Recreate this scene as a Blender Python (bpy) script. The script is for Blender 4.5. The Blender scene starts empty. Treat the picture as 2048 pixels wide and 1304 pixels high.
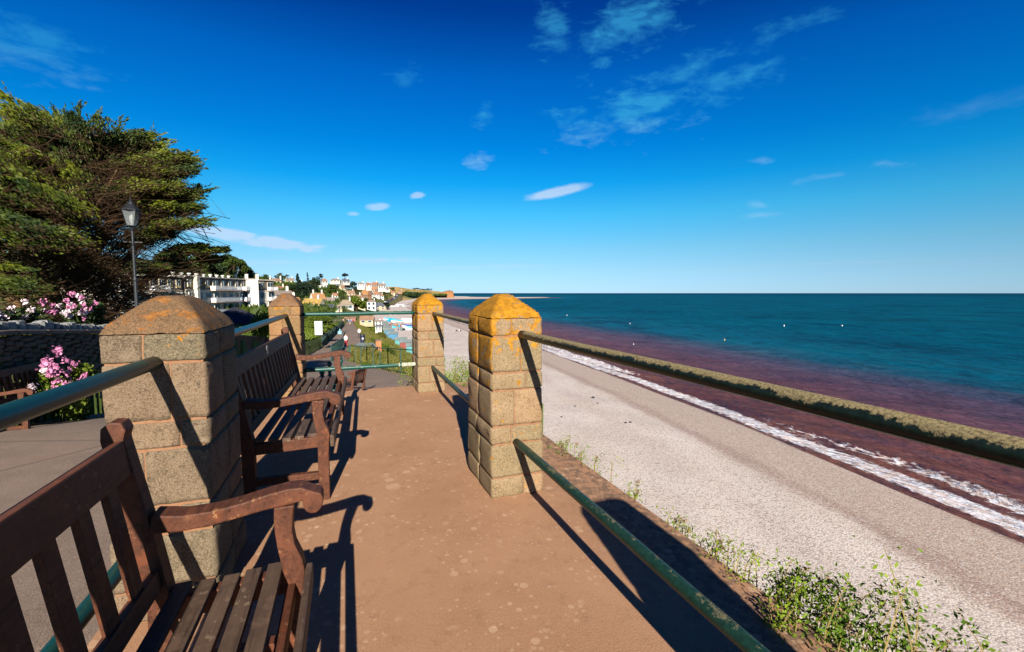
import bpy, bmesh, math, random
import numpy as np
from mathutils import Vector, Matrix, noise as mnoise
random.seed(7); rng = np.random.default_rng(7)
sc = bpy.context.scene
C = sc.collection
R = math.radians
# ------------------------------------------------------------------ camera
TH = math.atan(66/910.); PSI = math.atan(332/910.)
cam_d = bpy.data.cameras.new('camera'); cam = bpy.data.objects.new('camera', cam_d); C.objects.link(cam)
cam_d.sensor_width = 36; cam_d.lens = 16.0; cam_d.clip_start = 0.05; cam_d.clip_end = 60000
cam.location = (0, 0, 0); cam.rotation_euler = (math.pi/2-TH, 0, -PSI)
sc.camera = cam
# ------------------------------------------------------------------ light
SA = 9.3; SE = 25.7
S = Vector((-math.sin(R(SA))*math.cos(R(SE)), -math.cos(R(SA))*math.cos(R(SE)), math.sin(R(SE))))
sd = bpy.data.lights.new('sun', 'SUN'); sd.energy = 5.0; sd.angle = R(0.5); sd.color = (1.0, .92, .80)
so = bpy.data.objects.new('sun', sd); C.objects.link(so); so.rotation_euler = S.to_track_quat('Z', 'Y').to_euler()
sc.view_settings.view_transform = 'Standard'; sc.view_settings.look = 'None'
sc.view_settings.gamma = 1; sc.view_settings.use_curve_mapping = False; sc.view_settings.exposure = 1.433
try: sc.cycles.max_bounces = 6
except Exception: pass

def ray(x, y):
    r = x-1024; u = 652-y
    f = 910*math.cos(TH)+u*math.sin(TH); up = u*math.cos(TH)-910*math.sin(TH)
    return Vector((r*math.cos(PSI)+f*math.sin(PSI), -r*math.sin(PSI)+f*math.cos(PSI), up))
def P(x, y, d):                      # point seen at (x, y), d metres away along the ground
    v = ray(x, y); return v*(d/math.hypot(v.x, v.y)*1.0)

# world -------------------------------------------------------------
wd = bpy.data.worlds.new('World'); sc.world = wd; wd.use_nodes = True
nt = wd.node_tree; nt.nodes.clear(); N = nt.nodes.new; L = nt.links.new
out = N('ShaderNodeOutputWorld'); bg = N('ShaderNodeBackground'); bg.inputs[1].default_value = 0.05
sky = N('ShaderNodeTexSky'); sky.sky_type = 'NISHITA'; sky.sun_disc = False
sky.sun_elevation = R(SE); sky.sun_rotation = R(180+SA); sky.altitude = 10; sky.air_density = 1.0; sky.dust_density = 0; sky.ozone_density = 3
def wmath(op, a, b=None, c=None, clamp=False):
    n = N('ShaderNodeMath'); n.operation = op; n.use_clamp = clamp
    for i, v in enumerate((a, b, c)):
        if v is None: continue
        if isinstance(v, (int, float)): n.inputs[i].default_value = v
        else: L(v, n.inputs[i])
    return n.outputs[0]
def wdot(v, vec):
    n = N('ShaderNodeVectorMath'); n.operation = 'DOT_PRODUCT'; L(v, n.inputs[0]); n.inputs[1].default_value = vec; return n.outputs['Value']
tc = N('ShaderNodeTexCoord'); D = tc.outputs['Generated']
sep = N('ShaderNodeSeparateXYZ'); L(D, sep.inputs[0])
ramp = N('ShaderNodeValToRGB'); L(sep.outputs[2], ramp.inputs[0])
rc = ramp.color_ramp
stops = [(0.0, (.335, .575, 1.10)), (.012, (.335, .575, 1.05)), (.05, (.365, .58, .86)), (.093, (.325, .625, .80)), (.166, (.142, .715, .90)), (.226, (.02, .634, .96)), (.292, (.001, .519, .967)), (.411, (.001, .389, .919)), (.51, (.001, .177, .62)), (1.0, (.001, .16, .60))]
while len(rc.elements) < len(stops): rc.elements.new(.5)
for e, (p, c) in zip(rc.elements, stops): e.position = p; e.color = (*c, 1)
mul = N('ShaderNodeMixRGB'); mul.blend_type = 'MULTIPLY'; mul.inputs[0].default_value = 1
L(sky.outputs[0], mul.inputs[1]); L(ramp.outputs[0], mul.inputs[2])
# clouds : streaked noise inside soft elliptical patches given as directions
wn = N('ShaderNodeTexNoise'); wn.inputs['Scale'].default_value = 14; wn.inputs['Detail'].default_value = 9; wn.inputs['Roughness'].default_value = .62; wn.inputs['Distortion'].default_value = .35
mp = N('ShaderNodeMapping'); mp.inputs['Scale'].default_value = (1, 1, 2.6); mp.inputs['Rotation'].default_value = (0.2, .45, 0); L(D, mp.inputs[0]); L(mp.outputs[0], wn.inputs['Vector'])
wn2 = N('ShaderNodeTexNoise'); wn2.inputs['Scale'].default_value = 40; wn2.inputs['Detail'].default_value = 6; L(mp.outputs[0], wn2.inputs['Vector'])
nz = wmath('ADD', wmath('MULTIPLY', wn.outputs[0], .75), wmath('MULTIPLY', wn2.outputs[0], .25))
tot = None
#      x    y   rx  ry  tilt  noise opacity  edge
CL = [(1115, 384, 76, 12, 12, .35, .72, .8), (758, 414, 26, 9, 8, .9, .55, .95), (834, 391, 20, 8, 15, 1.0, .55, .95), (706, 428, 15, 6, 0, .8, .45, .95),
      (957, 318, 34, 20, 20, 1.6, .55, 1), (968, 230, 34, 26, 50, 1.9, .45, 1), (1270, 215, 190, 62, 14, 2.0, .55, 1), (1430, 155, 130, 46, 5, 2.0, .42, 1),
      (1250, 240, 20, 22, 50, .9, .5, 1), (1270, 45, 150, 60, 28, 2.0, .5, 1), (1105, 60, 60, 50, -40, 2.2, .4, 1), (1600, 40, 80, 34, 25, 2.1, .30, 1),
      (440, 466, 95, 14, -9, .8, .66, .8), (560, 487, 100, 15, -8, 1.0, .62, .9), (760, 521, 150, 9, 1, 1.0, .45, 1), (540, 525, 120, 8, 0, 1.2, .35, 1), (980, 533, 260, 6, 1, 1.0, .22, 1),
      (70, 90, 130, 60, -35, 2.1, .3, 1), (1970, 205, 120, 28, 16, 1.2, .12, 1), (1520, 410, 30, 9, 0, 1.6, .16, 1), (1520, 430, 46, 8, 6, 1.4, .16, 1), (1525, 320, 26, 8, 0, 1.6, .18, 1), (1780, 328, 40, 10, -4, 1.8, .16, 1), (1640, 356, 50, 9, 8, 1.6, .16, 1), (810, 160, 40, 24, 10, 2.2, .2, 1), (1700, 525, 320, 3, 2, .6, .10, 1)]
for (x, y, rx, ry, tilt, nk, op, edge) in CL:
    c = ray(x, y).normalized(); e1 = (ray(x+20, y)-ray(x-20, y)); e2 = (ray(x, y-20)-ray(x, y+20))
    e1 -= c*e1.dot(c); e2 -= c*e2.dot(c)
    e1.normalize(); e2 -= e1*e2.dot(e1); e2.normalize()
    dist = 910/max(.2, ray(x, y).length/910)/1.0
    sc_ = ray(x, y).length
    a = R(tilt); u = e1*math.cos(a)+e2*math.sin(a); v = -e1*math.sin(a)+e2*math.cos(a)
    du = wmath('MULTIPLY', wdot(D, tuple(u)), sc_/rx); dv = wmath('MULTIPLY', wdot(D, tuple(v)), sc_/ry)
    r2 = wmath('ADD', wmath('MULTIPLY', du, du), wmath('MULTIPLY', dv, dv))
    r_ = wmath('SQRT', r2)
    # front hemisphere only
    fr = wmath('GREATER_THAN', wdot(D, tuple(c)), .3)
    m = wmath('ADD', wmath('MULTIPLY', wmath('SUBTRACT', 1.0, r_), 1.1), wmath('MULTIPLY', wmath('SUBTRACT', nz, .5 if edge < 1 else .515), nk*(3.0 if edge < 1 else 2.7)))
    m = wmath('MULTIPLY', m, 1.6/edge if edge < 1 else .9, clamp=True)
    m = wmath('MULTIPLY', wmath('MULTIPLY', wmath('POWER', m, 1.4), fr), op)
    inside = wmath('SUBTRACT', 2.2, r_, clamp=True)
    m = wmath('MULTIPLY', m, inside)
    tot = m if tot is None else wmath('MAXIMUM', tot, m)
cl = N('ShaderNodeMixRGB'); L(tot, cl.inputs[0]); L(mul.outputs[0], cl.inputs[1])
ccol = N('ShaderNodeMixRGB'); ccol.inputs[1].default_value = (4.6, 5.6, 7.2, 1); ccol.inputs[2].default_value = (.35, 3.3, 5.6, 1)
L(wmath('MULTIPLY', wmath('SUBTRACT', sep.outputs[2], .20), 7, clamp=True), ccol.inputs[0]); L(ccol.outputs[0], cl.inputs[2])
L(cl.outputs[0], bg.inputs[0]); L(bg.outputs[0], out.inputs[0])

# ------------------------------------------------------------------ materials
class NT:
    def __init__(s, name, rough=.8, spec=.3, metal=0):
        s.m = bpy.data.materials.new(name); s.m.use_nodes = True; s.t = s.m.node_tree
        s.b = s.t.nodes['Principled BSDF']; s.b.inputs['Roughness'].default_value = rough
        s.b.inputs['Specular IOR Level'].default_value = spec; s.b.inputs['Metallic'].default_value = metal
        s._o = None
    def n(s, typ, **kw):
        n = s.t.nodes.new(typ)
        for k, v in kw.items(): setattr(n, k, v)
        return n
    def put(s, sock, v):
        if isinstance(v, bpy.types.NodeSocket): s.t.links.new(v, sock)
        elif isinstance(v, (tuple, list)) and len(v) == 3 and sock.type == 'RGBA': sock.default_value = (*v, 1)
        else: sock.default_value = v
    def obj(s):
        return s.n('ShaderNodeTexCoord').outputs['Object']
    def pos(s):
        return s.n('ShaderNodeNewGeometry').outputs['Position']
    def map(s, v, scale=(1, 1, 1), rot=(0, 0, 0), loc=(0, 0, 0)):
        m = s.n('ShaderNodeMapping'); s.put(m.inputs[0], v); m.inputs['Scale'].default_value = scale; m.inputs['Rotation'].default_value = rot; m.inputs['Location'].default_value = loc; return m.outputs[0]
    def noise(s, v, scale, detail=4, rough=.55, dist=0):
        m = s.n('ShaderNodeTexNoise'); s.put(m.inputs['Vector'], v); m.inputs['Scale'].default_value = scale; m.inputs['Detail'].default_value = detail; m.inputs['Roughness'].default_value = rough; m.inputs['Distortion'].default_value = dist; return m.outputs[0]
    def vor(s, v, scale, out='Distance', feature='F1', rand=1):
        m = s.n('ShaderNodeTexVoronoi', feature=feature); s.put(m.inputs['Vector'], v); m.inputs['Scale'].default_value = scale; m.inputs['Randomness'].default_value = rand; return m.outputs[out]
    def math(s, op, a, b=0, clamp=False):
        m = s.n('ShaderNodeMath', operation=op); m.use_clamp = clamp; s.put(m.inputs[0], a); s.put(m.inputs[1], b); return m.outputs[0]
    def step(s, v, lo, hi):
        m = s.n('ShaderNodeMapRange'); m.interpolation_type = 'SMOOTHSTEP'; s.put(m.inputs[0], v); m.inputs[1].default_value = lo; m.inputs[2].default_value = hi; return m.outputs[0]
    def mix(s, f, a, b, mode='MIX'):
        m = s.n('ShaderNodeMixRGB', blend_type=mode); s.put(m.inputs[0], f); s.put(m.inputs[1], a); s.put(m.inputs[2], b); return m.outputs[0]
    def ramp(s, f, stops):
        m = s.n('ShaderNodeValToRGB'); s.put(m.inputs[0], f); e = m.color_ramp.elements
        while len(e) < len(stops): e.new(.5)
        for q, (p, c) in zip(e, stops): q.position = p; q.color = (*c, 1)
        return m.outputs[0]
    def xyz(s, v, i):
        m = s.n('ShaderNodeSeparateXYZ'); s.put(m.inputs[0], v); return m.outputs[i]
    def attr(s, name):
        return s.n('ShaderNodeAttribute', attribute_name=name).outputs['Fac']
    def rnd(s):
        return s.n('ShaderNodeObjectInfo').outputs['Random']
    def bump(s, h, strength=.5, dist=.01, normal=None):
        m = s.n('ShaderNodeBump'); s.put(m.inputs['Height'], h); m.inputs['Strength'].default_value = strength; m.inputs['Distance'].default_value = dist
        if normal is not None: s.put(m.inputs['Normal'], normal)
        s.t.links.new(m.outputs[0], s.b.inputs['Normal']); return m.outputs[0]
    def col(s, c):
        c = s.mix(1.0, c, (.72, .72, .72), 'MULTIPLY'); s.c = c      # albedo level of the whole scene
        s.put(s.b.inputs['Base Color'], c); return s.m
def plain(name, c, rough=.7, spec=.3, var=.18, scale=6, metal=0):
    t = NT(name, rough, spec, metal); o = t.obj(); f = t.noise(o, scale, 5)
    return t.col(t.mix(t.step(f, .3, .7), tuple(k*(1-var) for k in c), tuple(min(1, k*(1+var)) for k in c)))

def stone_mat(name, base, dark, lich, amt, side=0., zlo=-.5, zhi=-.2):
    t = NT(name, .9, .15); p = t.pos(); o = p
    g1 = t.noise(o, 170, 3, .75); g2 = t.noise(o, 60, 5, .65); g3 = t.noise(o, 9, 4, .6); r = t.rnd()
    c = t.mix(t.step(g3, .35, .68), base, dark)
    c = t.mix(t.math('MULTIPLY', t.step(r, .3, .9), .75), c, (base[0]*.62, base[1]*.74, base[2]*.68)); c = t.mix(t.math('MULTIPLY', t.step(r, .3, .0), .5), c, (base[0]*1.15, base[1]*.95, base[2]*.85))
    c = t.mix(t.step(g1, .44, .62), c, tuple(k*1.5 for k in base), 'MIX') if False else t.mix(t.math('MULTIPLY', t.step(g1, .47, .62), .65), c, tuple(min(.8, k*1.45) for k in base))
    c = t.mix(t.math('MULTIPLY', t.step(g1, .46, .36), .6), c, tuple(k*.55 for k in dark)); c = t.mix(t.math('MULTIPLY', t.step(g2, .55, .70), .7), c, tuple(k*.4 for k in dark))
    wh = t.step(t.vor(o, 38), .10, .04); wh = t.math('MULTIPLY', wh, t.step(t.noise(o, 7), .55, .65)); c = t.mix(t.math('MULTIPLY', wh, .5), c, (.62, .56, .46))
    # lichen
    z = t.xyz(p, 2); hm = t.step(z, zlo, zhi)
    nrm = t.n('ShaderNodeNewGeometry').outputs['Normal']; nx = t.xyz(nrm, 0); sx = t.math('MULTIPLY', t.math('MULTIPLY', t.step(nx, -.2, -.8), side), t.step(z, -.75, -.45))
    l = t.noise(o, 13, 6, .68); l2 = t.noise(o, 75, 3, .6)
    k = t.math('ADD', t.math('ADD', l, t.math('MULTIPLY', l2, .16)), t.math('MULTIPLY', t.math('ADD', hm, sx), .14))
    lm = t.step(k, .80-amt, .83-amt)
    lc = t.mix(t.step(t.noise(o, 30, 4), .35, .65), lich, tuple(q*.62 for q in lich))
    c = t.mix(t.math('MULTIPLY', lm, .9), c, lc)
    t.bump(t.math('ADD', t.math('MULTIPLY', g1, .35), g2), .9, .006)
    return t.col(c)
M = {}
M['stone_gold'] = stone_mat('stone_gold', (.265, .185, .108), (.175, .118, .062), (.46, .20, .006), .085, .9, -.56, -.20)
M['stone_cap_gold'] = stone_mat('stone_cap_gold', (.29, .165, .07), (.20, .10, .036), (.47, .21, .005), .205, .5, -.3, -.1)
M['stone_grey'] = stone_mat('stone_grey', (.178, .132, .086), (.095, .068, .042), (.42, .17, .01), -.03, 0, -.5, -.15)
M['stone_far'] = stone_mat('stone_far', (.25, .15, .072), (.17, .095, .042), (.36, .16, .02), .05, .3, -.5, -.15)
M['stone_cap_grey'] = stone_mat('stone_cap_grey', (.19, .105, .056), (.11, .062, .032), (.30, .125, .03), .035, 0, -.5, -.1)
def mk():
    t = NT('mortar', .95, .1); p = t.pos(); n = t.noise(p, 40, 5, .7)
    t.bump(t.noise(p, 150, 3), .6, .004)
    return t.col(t.mix(t.step(n, .3, .7), (.22, .105, .055), (.28, .155, .085)))
M['mortar'] = mk()
def mk():
    t = NT('terrace_concrete', .85, .2); p = t.pos()
    a = t.noise(p, 1.6, 6, .6); b = t.noise(p, 14, 6, .7); g = t.noise(p, 320, 2, .6); g2 = t.noise(p, 120, 3, .7)
    c = t.mix(t.step(a, .3, .7), (.405, .222, .120), (.335, .175, .09))
    c = t.mix(t.math('MULTIPLY', t.step(b, .5, .75), .5), c, (.20, .095, .055))
    c = t.mix(t.math('MULTIPLY', t.step(g2, .42, .6), .35), c, (.48, .29, .18))
    c = t.mix(t.math('MULTIPLY', t.step(g, .52, .66), .5), c, (.22, .10, .055))
    # dark crust near the seaward edge and near the base line
    x = t.xyz(p, 0); e = t.step(t.math('ADD', x, t.math('MULTIPLY', t.noise(p, 3.5, 6, .7), .7)), 1.45, 2.0)
    cr = t.math('MULTIPLY', e, t.step(t.noise(p, 22, 5, .7), .42, .58)); c = t.mix(t.math('MULTIPLY', cr, .75), c, (.11, .075, .055))
    # lichen discs of several sizes
    pw = t.mix(.035, p, t.n('ShaderNodeTexNoise').outputs['Color'], 'ADD')
    for s_, th, off, k in ((3.2, .17, 0, .6), (7, .25, 3, .6), (15, .32, 9, .6), (30, .34, 5, .5)):
        q = t.map(pw, loc=(off, off*1.3, 0)); v = t.vor(q, s_); rnd = t.xyz(t.vor(q, s_, 'Color'), 0)
        th_ = t.math('MULTIPLY', rnd, th)
        d = t.math('SUBTRACT', th_, t.math('ADD', v, t.math('MULTIPLY', t.noise(p, 45, 3), .07)))
        m = t.math('MULTIPLY', t.step(d, -.055, -.02), t.step(t.noise(p, 1.1 if s_ < 10 else 2.4, 3), .43, .54))
        m = t.math('MULTIPLY', m, t.step(b, .28, .5))
        c = t.mix(t.math('MULTIPLY', m, k*.72), c, (.60, .41, .26))
    t.bump(t.math('ADD', g, g2), .5, .003)
    return t.col(c)
M['terrace'] = mk()
def mk():
    t = NT('tarmac', .9, .2); p = t.pos(); g = t.noise(p, 150, 2, .7); b = t.noise(p, 2.2, 6, .6); l = t.noise(p, .35, 4)
    c = t.mix(t.step(b, .3, .7), (.22, .16, .12), (.165, .122, .092)); c = t.mix(t.math('MULTIPLY', t.step(g, .5, .62), .5), c, (.42, .33, .27))
    c = t.mix(t.math('MULTIPLY', t.step(g, .45, .36), .5), c, (.08, .06, .05)); c = t.mix(t.math('MULTIPLY', t.step(l, .5, .62), .35), c, (.30, .19, .13))
    cr = t.vor(t.map(p, (1, 1, 0)), .22, feature='DISTANCE_TO_EDGE'); cr = t.step(t.math('ADD', cr, t.math('MULTIPLY', t.noise(p, 3), .01)), .013, .009)
    c = t.mix(t.math('MULTIPLY', cr, .5), c, (.1, .075, .06))
    t.bump(g, .5, .004); return t.col(c)
M['tarmac'] = mk()
def mk(nm, dark, mid, light, worn, rnd=.5):
    t = NT(nm, .6, .18); o = t.obj(); r = t.rnd()
    o2 = t.map(o, loc=(0, 0, 0)); off = t.n('ShaderNodeVectorMath', operation='ADD'); t.put(off.inputs[0], o2)
    cx = t.n('ShaderNodeCombineXYZ'); t.put(cx.inputs[0], t.math('MULTIPLY', r, 7)); t.put(cx.inputs[2], t.math('MULTIPLY', r, 13)); t.put(off.inputs[1], cx.outputs[0]); v = off.outputs[0]
    gr = t.noise(t.map(v, (60, 3.2, 60)), 1, 6, .7, .4); bl = t.noise(v, 9, 5, .65); ch = t.noise(v, 38, 6, .7)
    c = t.mix(t.step(bl, .3, .7), mid, dark); c = t.mix(t.math('MULTIPLY', t.step(gr, .5, .68), .75), c, tuple(k*.4 for k in dark)); c = t.mix(t.math('MULTIPLY', t.step(gr, .46, .30), .35), c, tuple(k*1.5 for k in mid))
    c = t.mix(t.math('MULTIPLY', t.step(bl, .52, .66), .6), c, light)
    w = t.math('MULTIPLY', t.step(ch, .58, .62), t.step(t.noise(v, 5, 3), .46, .62)); c = t.mix(t.math('MULTIPLY', w, .8), c, worn)
    c = t.mix(t.math('MULTIPLY', t.math('SUBTRACT', r, .5), rnd), c, tuple(k*1.7 for k in mid))
    t.put(t.b.inputs['Roughness'], t.math('ADD', .38, t.math('MULTIPLY', ch, .45)))
    t.bump(t.math('ADD', gr, t.math('MULTIPLY', ch, .4)), .45, .003); return t.col(c)
M['wood'] = mk('bench_varnished_wood', (.048, .018, .010), (.115, .040, .020), (.18, .054, .021), (.27, .13, .055))
M['wood_slat'] = mk('bench_slat_wood', (.050, .030, .020), (.10, .064, .042), (.14, .088, .056), (.24, .17, .11))
def mk(nm, paint, paint2, worn, amt, topbias):
    t = NT(nm, .5, .22); p = t.pos(); nz_ = t.xyz(t.n('ShaderNodeNewGeometry').outputs['Normal'], 2)
    a = t.noise(p, 7, 6, .7); b = t.noise(p, 55, 5, .75); f = t.noise(p, 160, 3, .7)
    c = t.mix(t.step(b, .35, .65), paint, paint2)
    k = t.math('ADD', t.math('ADD', t.math('MULTIPLY', a, .5), t.math('MULTIPLY', b, .5)), t.math('MULTIPLY', nz_, topbias))
    w = t.step(k, .62-amt, .68-amt); c = t.mix(w, c, t.mix(t.step(f, .4, .6), worn, tuple(q*.5 for q in worn)))
    sp = t.step(f, .60, .64); c = t.mix(t.math('MULTIPLY', sp, .5), c, (.03, .025, .015))
    t.put(t.b.inputs['Roughness'], t.math('ADD', .35, t.math('MULTIPLY', w, .5))); t.bump(t.math('ADD', w, t.math('MULTIPLY', f, .5)), .5, .0015)
    return t.col(c)
M['rail_green'] = mk('green_painted_rail', (.004, .040, .036), (.007, .058, .054), (.03, .05, .04), -.06, .03)
M['rail_worn'] = mk('green_rail_weathered', (.008, .014, .010), (.014, .026, .018), (.30, .235, .115), .02, .30)
M['rail_low'] = mk('green_rail_scratched', (.008, .030, .022), (.012, .05, .034), (.15, .14, .08), -.035, .16)
M['rail_cross'] = mk('cross_rail_paint', (.006, .055, .045), (.01, .08, .062), (.17, .20, .11), -.03, .20)
M['metal_green'] = plain('dark_green_metal', (.006, .05, .04), .4, .5, .3, 20)
M['metal_black'] = plain('black_metal', (.012, .014, .018), .45, .5, .3, 20)
M['white_paint'] = plain('white_paint', (.74, .73, .70), .6, .3, .06, 3)
M['sleeve'] = plain('bare_sleeve', (.34, .36, .27), .7, .3, .5, 25)
M['silver'] = plain('plaque_metal', (.22, .22, .21), .4, .5, .5, 60, .3)
# grass / foliage
def leaf(name, a, b, scale=1.2, c3=None, trans=.18):
    t = NT(name, .65, .25); p = t.pos(); n1 = t.noise(p, scale, 4, .6); n2 = t.noise(p, scale*9, 3, .7)
    c = t.mix(t.step(n1, .35, .65), a, b)
    if c3: c = t.mix(t.math('MULTIPLY', t.step(n2, .5, .62), .8), c, c3)
    else: c = t.mix(t.math('MULTIPLY', t.step(n2, .5, .7), .5), c, tuple(k*1.8 for k in b))
    t.col(c)
    tr = t.n('ShaderNodeBsdfTranslucent'); t.put(tr.inputs[0], t.c); mx = t.n('ShaderNodeMixShader'); mx.inputs[0].default_value = trans
    t.t.links.new(t.b.outputs[0], mx.inputs[1]); t.t.links.new(tr.outputs[0], mx.inputs[2]); t.t.links.new(mx.outputs[0], t.t.nodes['Material Output'].inputs[0])
    return t.m
M['cypress'] = leaf('cypress_foliage', (.018, .042, .004), (.150, .175, .004), .7, (.007, .020, .004))
M['dark_tree'] = leaf('dark_tree_foliage', (0.0086, 0.0230, 0.0072), (0.0216, 0.0432, 0.0086), .12)
M['pine_tree'] = leaf('pine_tree_foliage', (0.0043, 0.0158, 0.0086), (0.0115, 0.0288, 0.0101), .2)
M['mid_tree'] = leaf('mid_tree_foliage', (0.0288, 0.0540, 0.0058), (0.0576, 0.0864, 0.0086), .2)
M['bright_bush'] = leaf('bright_bush_foliage', (0.0576, 0.1008, 0.0058), (0.1152, 0.1512, 0.0086), 1.5)
M['grass_slope'] = leaf('slope_grass', (0.0720, 0.0936, 0.0108), (0.1440, 0.1368, 0.0216), .5, (0.2160, 0.1728, 0.0432))
M['edge_leaf'] = leaf('edge_weed_leaf', (.075, .145, .008), (.19, .27, .012), 3)
M['edge_stem'] = plain('edge_weed_stem', (.22, .16, .05), .8)
M['seed'] = plain('seed_head', (.26, .17, .10), .8)
M['rose_leaf'] = leaf('rose_leaf', (0.0144, 0.0324, 0.0058), (0.0432, 0.0648, 0.0086), 3)
M['rose_pink'] = plain('rose_petals', (.55, .20, .36), .6, .2, .25, 30)
M['rose_pale'] = plain('pale_petals', (.72, .58, .62), .6, .2, .2, 30)
M['twig'] = plain('bare_twig', (.050, .029, .016), .9, .1, .35, 3)
M['bark'] = plain('cypress_bark', (.13, .075, .035), .9, .1, .4, 5)

# ------------------------------------------------------------------ builders
def tag(o, label=None, cat=None, group=None, kind=None):
    if label: o['label'] = label
    if cat: o['category'] = cat
    if group: o['group'] = group
    if kind: o['kind'] = kind
    return o
def empty(name, loc, label, cat, group=None, rz=0):
    o = bpy.data.objects.new(name, None); C.objects.link(o); o.location = loc; o.rotation_euler = (0, 0, rz); o.empty_display_size = .2
    return tag(o, label, cat, group)
def link_mesh(name, me, mat=None, parent=None, loc=None, smooth=False):
    o = bpy.data.objects.new(name, me); C.objects.link(o)
    if mat is not None and not me.materials: me.materials.append(mat)
    if parent is not None: o.parent = parent
    if loc is not None: o.location = loc
    if smooth: me.polygons.foreach_set('use_smooth', [True]*len(me.polygons))
    return o
class MB:
    def __init__(s): s.v = []; s.f = []
    def add(s, vs, fs):
        k = len(s.v); s.v += [tuple(v) for v in vs]; s.f += [tuple(i+k for i in f) for f in fs]; return s
    def box(s, c, d, rz=0, mat=None):
        x, y, z = (q/2 for q in d); vs = [Vector((sx*x, sy*y, sz*z)) for sz in (-1, 1) for sx, sy in ((-1, -1), (1, -1), (1, 1), (-1, 1))]
        m = mat or (Matrix.Translation(c) @ Matrix.Rotation(rz, 4, 'Z')); vs = [m @ v for v in vs]
        return s.add(vs, [(3, 2, 1, 0), (4, 5, 6, 7), (0, 1, 5, 4), (1, 2, 6, 5), (2, 3, 7, 6), (3, 0, 4, 7)])
    def bar(s, a, b, w, h, up=(0, 0, 1)):
        a = Vector(a); b = Vector(b); d = (b-a); l = d.length; d.normalize(); u = Vector(up); u -= d*u.dot(d); u.normalize(); r = d.cross(u)
        m = Matrix(((r.x, d.x, u.x, 0), (r.y, d.y, u.y, 0), (r.z, d.z, u.z, 0), (0, 0, 0, 1))); m.translation = (a+b)/2
        return s.box(None, (w, l, h), mat=m)
    def tube(s, pts, r, n=8, cap=True):
        pts = [Vector(p) for p in pts]; rs = r if isinstance(r, (list, tuple)) else [r]*len(pts); k = len(s.v); ref = None
        for i, p in enumerate(pts):
            d = (pts[min(i+1, len(pts)-1)]-pts[max(i-1, 0)]).normalized()
            if ref is None: ref = d.orthogonal().normalized()
            ref = (ref-d*ref.dot(d)).normalized(); q = d.cross(ref)
            for j in range(n):
                a = 2*math.pi*j/n; s.v.append(tuple(p+(ref*math.cos(a)+q*math.sin(a))*rs[i]))
        for i in range(len(pts)-1):
            for j in range(n): s.f.append((k+i*n+j, k+i*n+(j+1) % n, k+(i+1)*n+(j+1) % n, k+(i+1)*n+j))
        if cap:
            s.f.append(tuple(k+j for j in range(n))[::-1]); s.f.append(tuple(k+(len(pts)-1)*n+j for j in range(n)))
        return s
    def lathe(s, c, prof, n=12):
        c = Vector(c); k = len(s.v)
        for (r, z) in prof:
            for j in range(n): a = 2*math.pi*j/n; s.v.append((c.x+r*math.cos(a), c.y+r*math.sin(a), c.z+z))
        for i in range(len(prof)-1):
            for j in range(n): s.f.append((k+i*n+j, k+i*n+(j+1) % n, k+(i+1)*n+(j+1) % n, k+(i+1)*n+j))
        s.f.append(tuple(k+j for j in range(n))[::-1]); s.f.append(tuple(k+(len(prof)-1)*n+j for j in range(n))); return s
    def prism(s, prof, y0, y1):            # profile in x,z extruded along y
        n = len(prof); k = len(s.v); s.v += [(x, y0, z) for x, z in prof]+[(x, y1, z) for x, z in prof]
        s.f += [tuple(k+i for i in range(n)), tuple(k+n+i for i in range(n))[::-1]]+[(k+(i+1) % n, k+i, k+n+i, k+n+(i+1) % n) for i in range(n)]
        return s
    def build(s, name, mat=None, parent=None, smooth=False, bevel=0, seg=2, loc=None, wob=0):
        me = bpy.data.meshes.new(name); me.from_pydata(s.v, [], s.f)
        bm = bmesh.new(); bm.from_mesh(me); bmesh.ops.recalc_face_normals(bm, faces=bm.faces)
        if bevel: bmesh.ops.bevel(bm, geom=[e for e in bm.edges if e.is_manifold and e.calc_face_angle(0) > .5], offset=bevel, segments=seg, profile=.6, affect='EDGES', clamp_overlap=True)
        bm.to_mesh(me); bm.free()
        if smooth: me.polygons.foreach_set('use_smooth', [True]*len(me.polygons))
        return link_mesh(name, me, mat, parent, loc)
def children(o): return [c for c in bpy.data.objects if c.parent == o]
KIDS = {}
def copy_tree(o, parent=None, kids=None):
    c = o.copy(); C.objects.link(c); c.parent = parent
    for ch in children(o): copy_tree(ch, c)
    return c
def np_mesh(name, V, Fq, mat=None, parent=None, smooth=False, attrs=None):   # quads or tris array
    me = bpy.data.meshes.new(name); V = np.asarray(V, np.float32); Fq = np.asarray(Fq, np.int32); k = Fq.shape[1]
    me.vertices.add(len(V)); me.vertices.foreach_set('co', V.ravel())
    me.loops.add(Fq.size); me.loops.foreach_set('vertex_index', Fq.ravel())
    me.polygons.add(len(Fq)); me.polygons.foreach_set('loop_start', np.arange(0, Fq.size, k, dtype=np.int32))
    try: me.polygons.foreach_set('loop_total', np.full(len(Fq), k, np.int32))
    except Exception: pass
    if attrs:
        for a, d in attrs.items():
            at = me.attributes.new(a, 'FLOAT', 'POINT'); at.data.foreach_set('value', np.asarray(d, np.float32).ravel())
    me.update(); me.validate()
    if smooth: me.polygons.foreach_set('use_smooth', np.ones(len(Fq), bool))
    return link_mesh(name, me, mat, parent)
def grid_faces(nr, nc, mask=None):
    i = np.arange(nr-1)[:, None]*nc+np.arange(nc-1)[None, :]
    f = np.stack([i, i+1, i+nc+1, i+nc], -1).reshape(-1, 4)
    return f if mask is None else f[mask.reshape(-1)]

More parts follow.
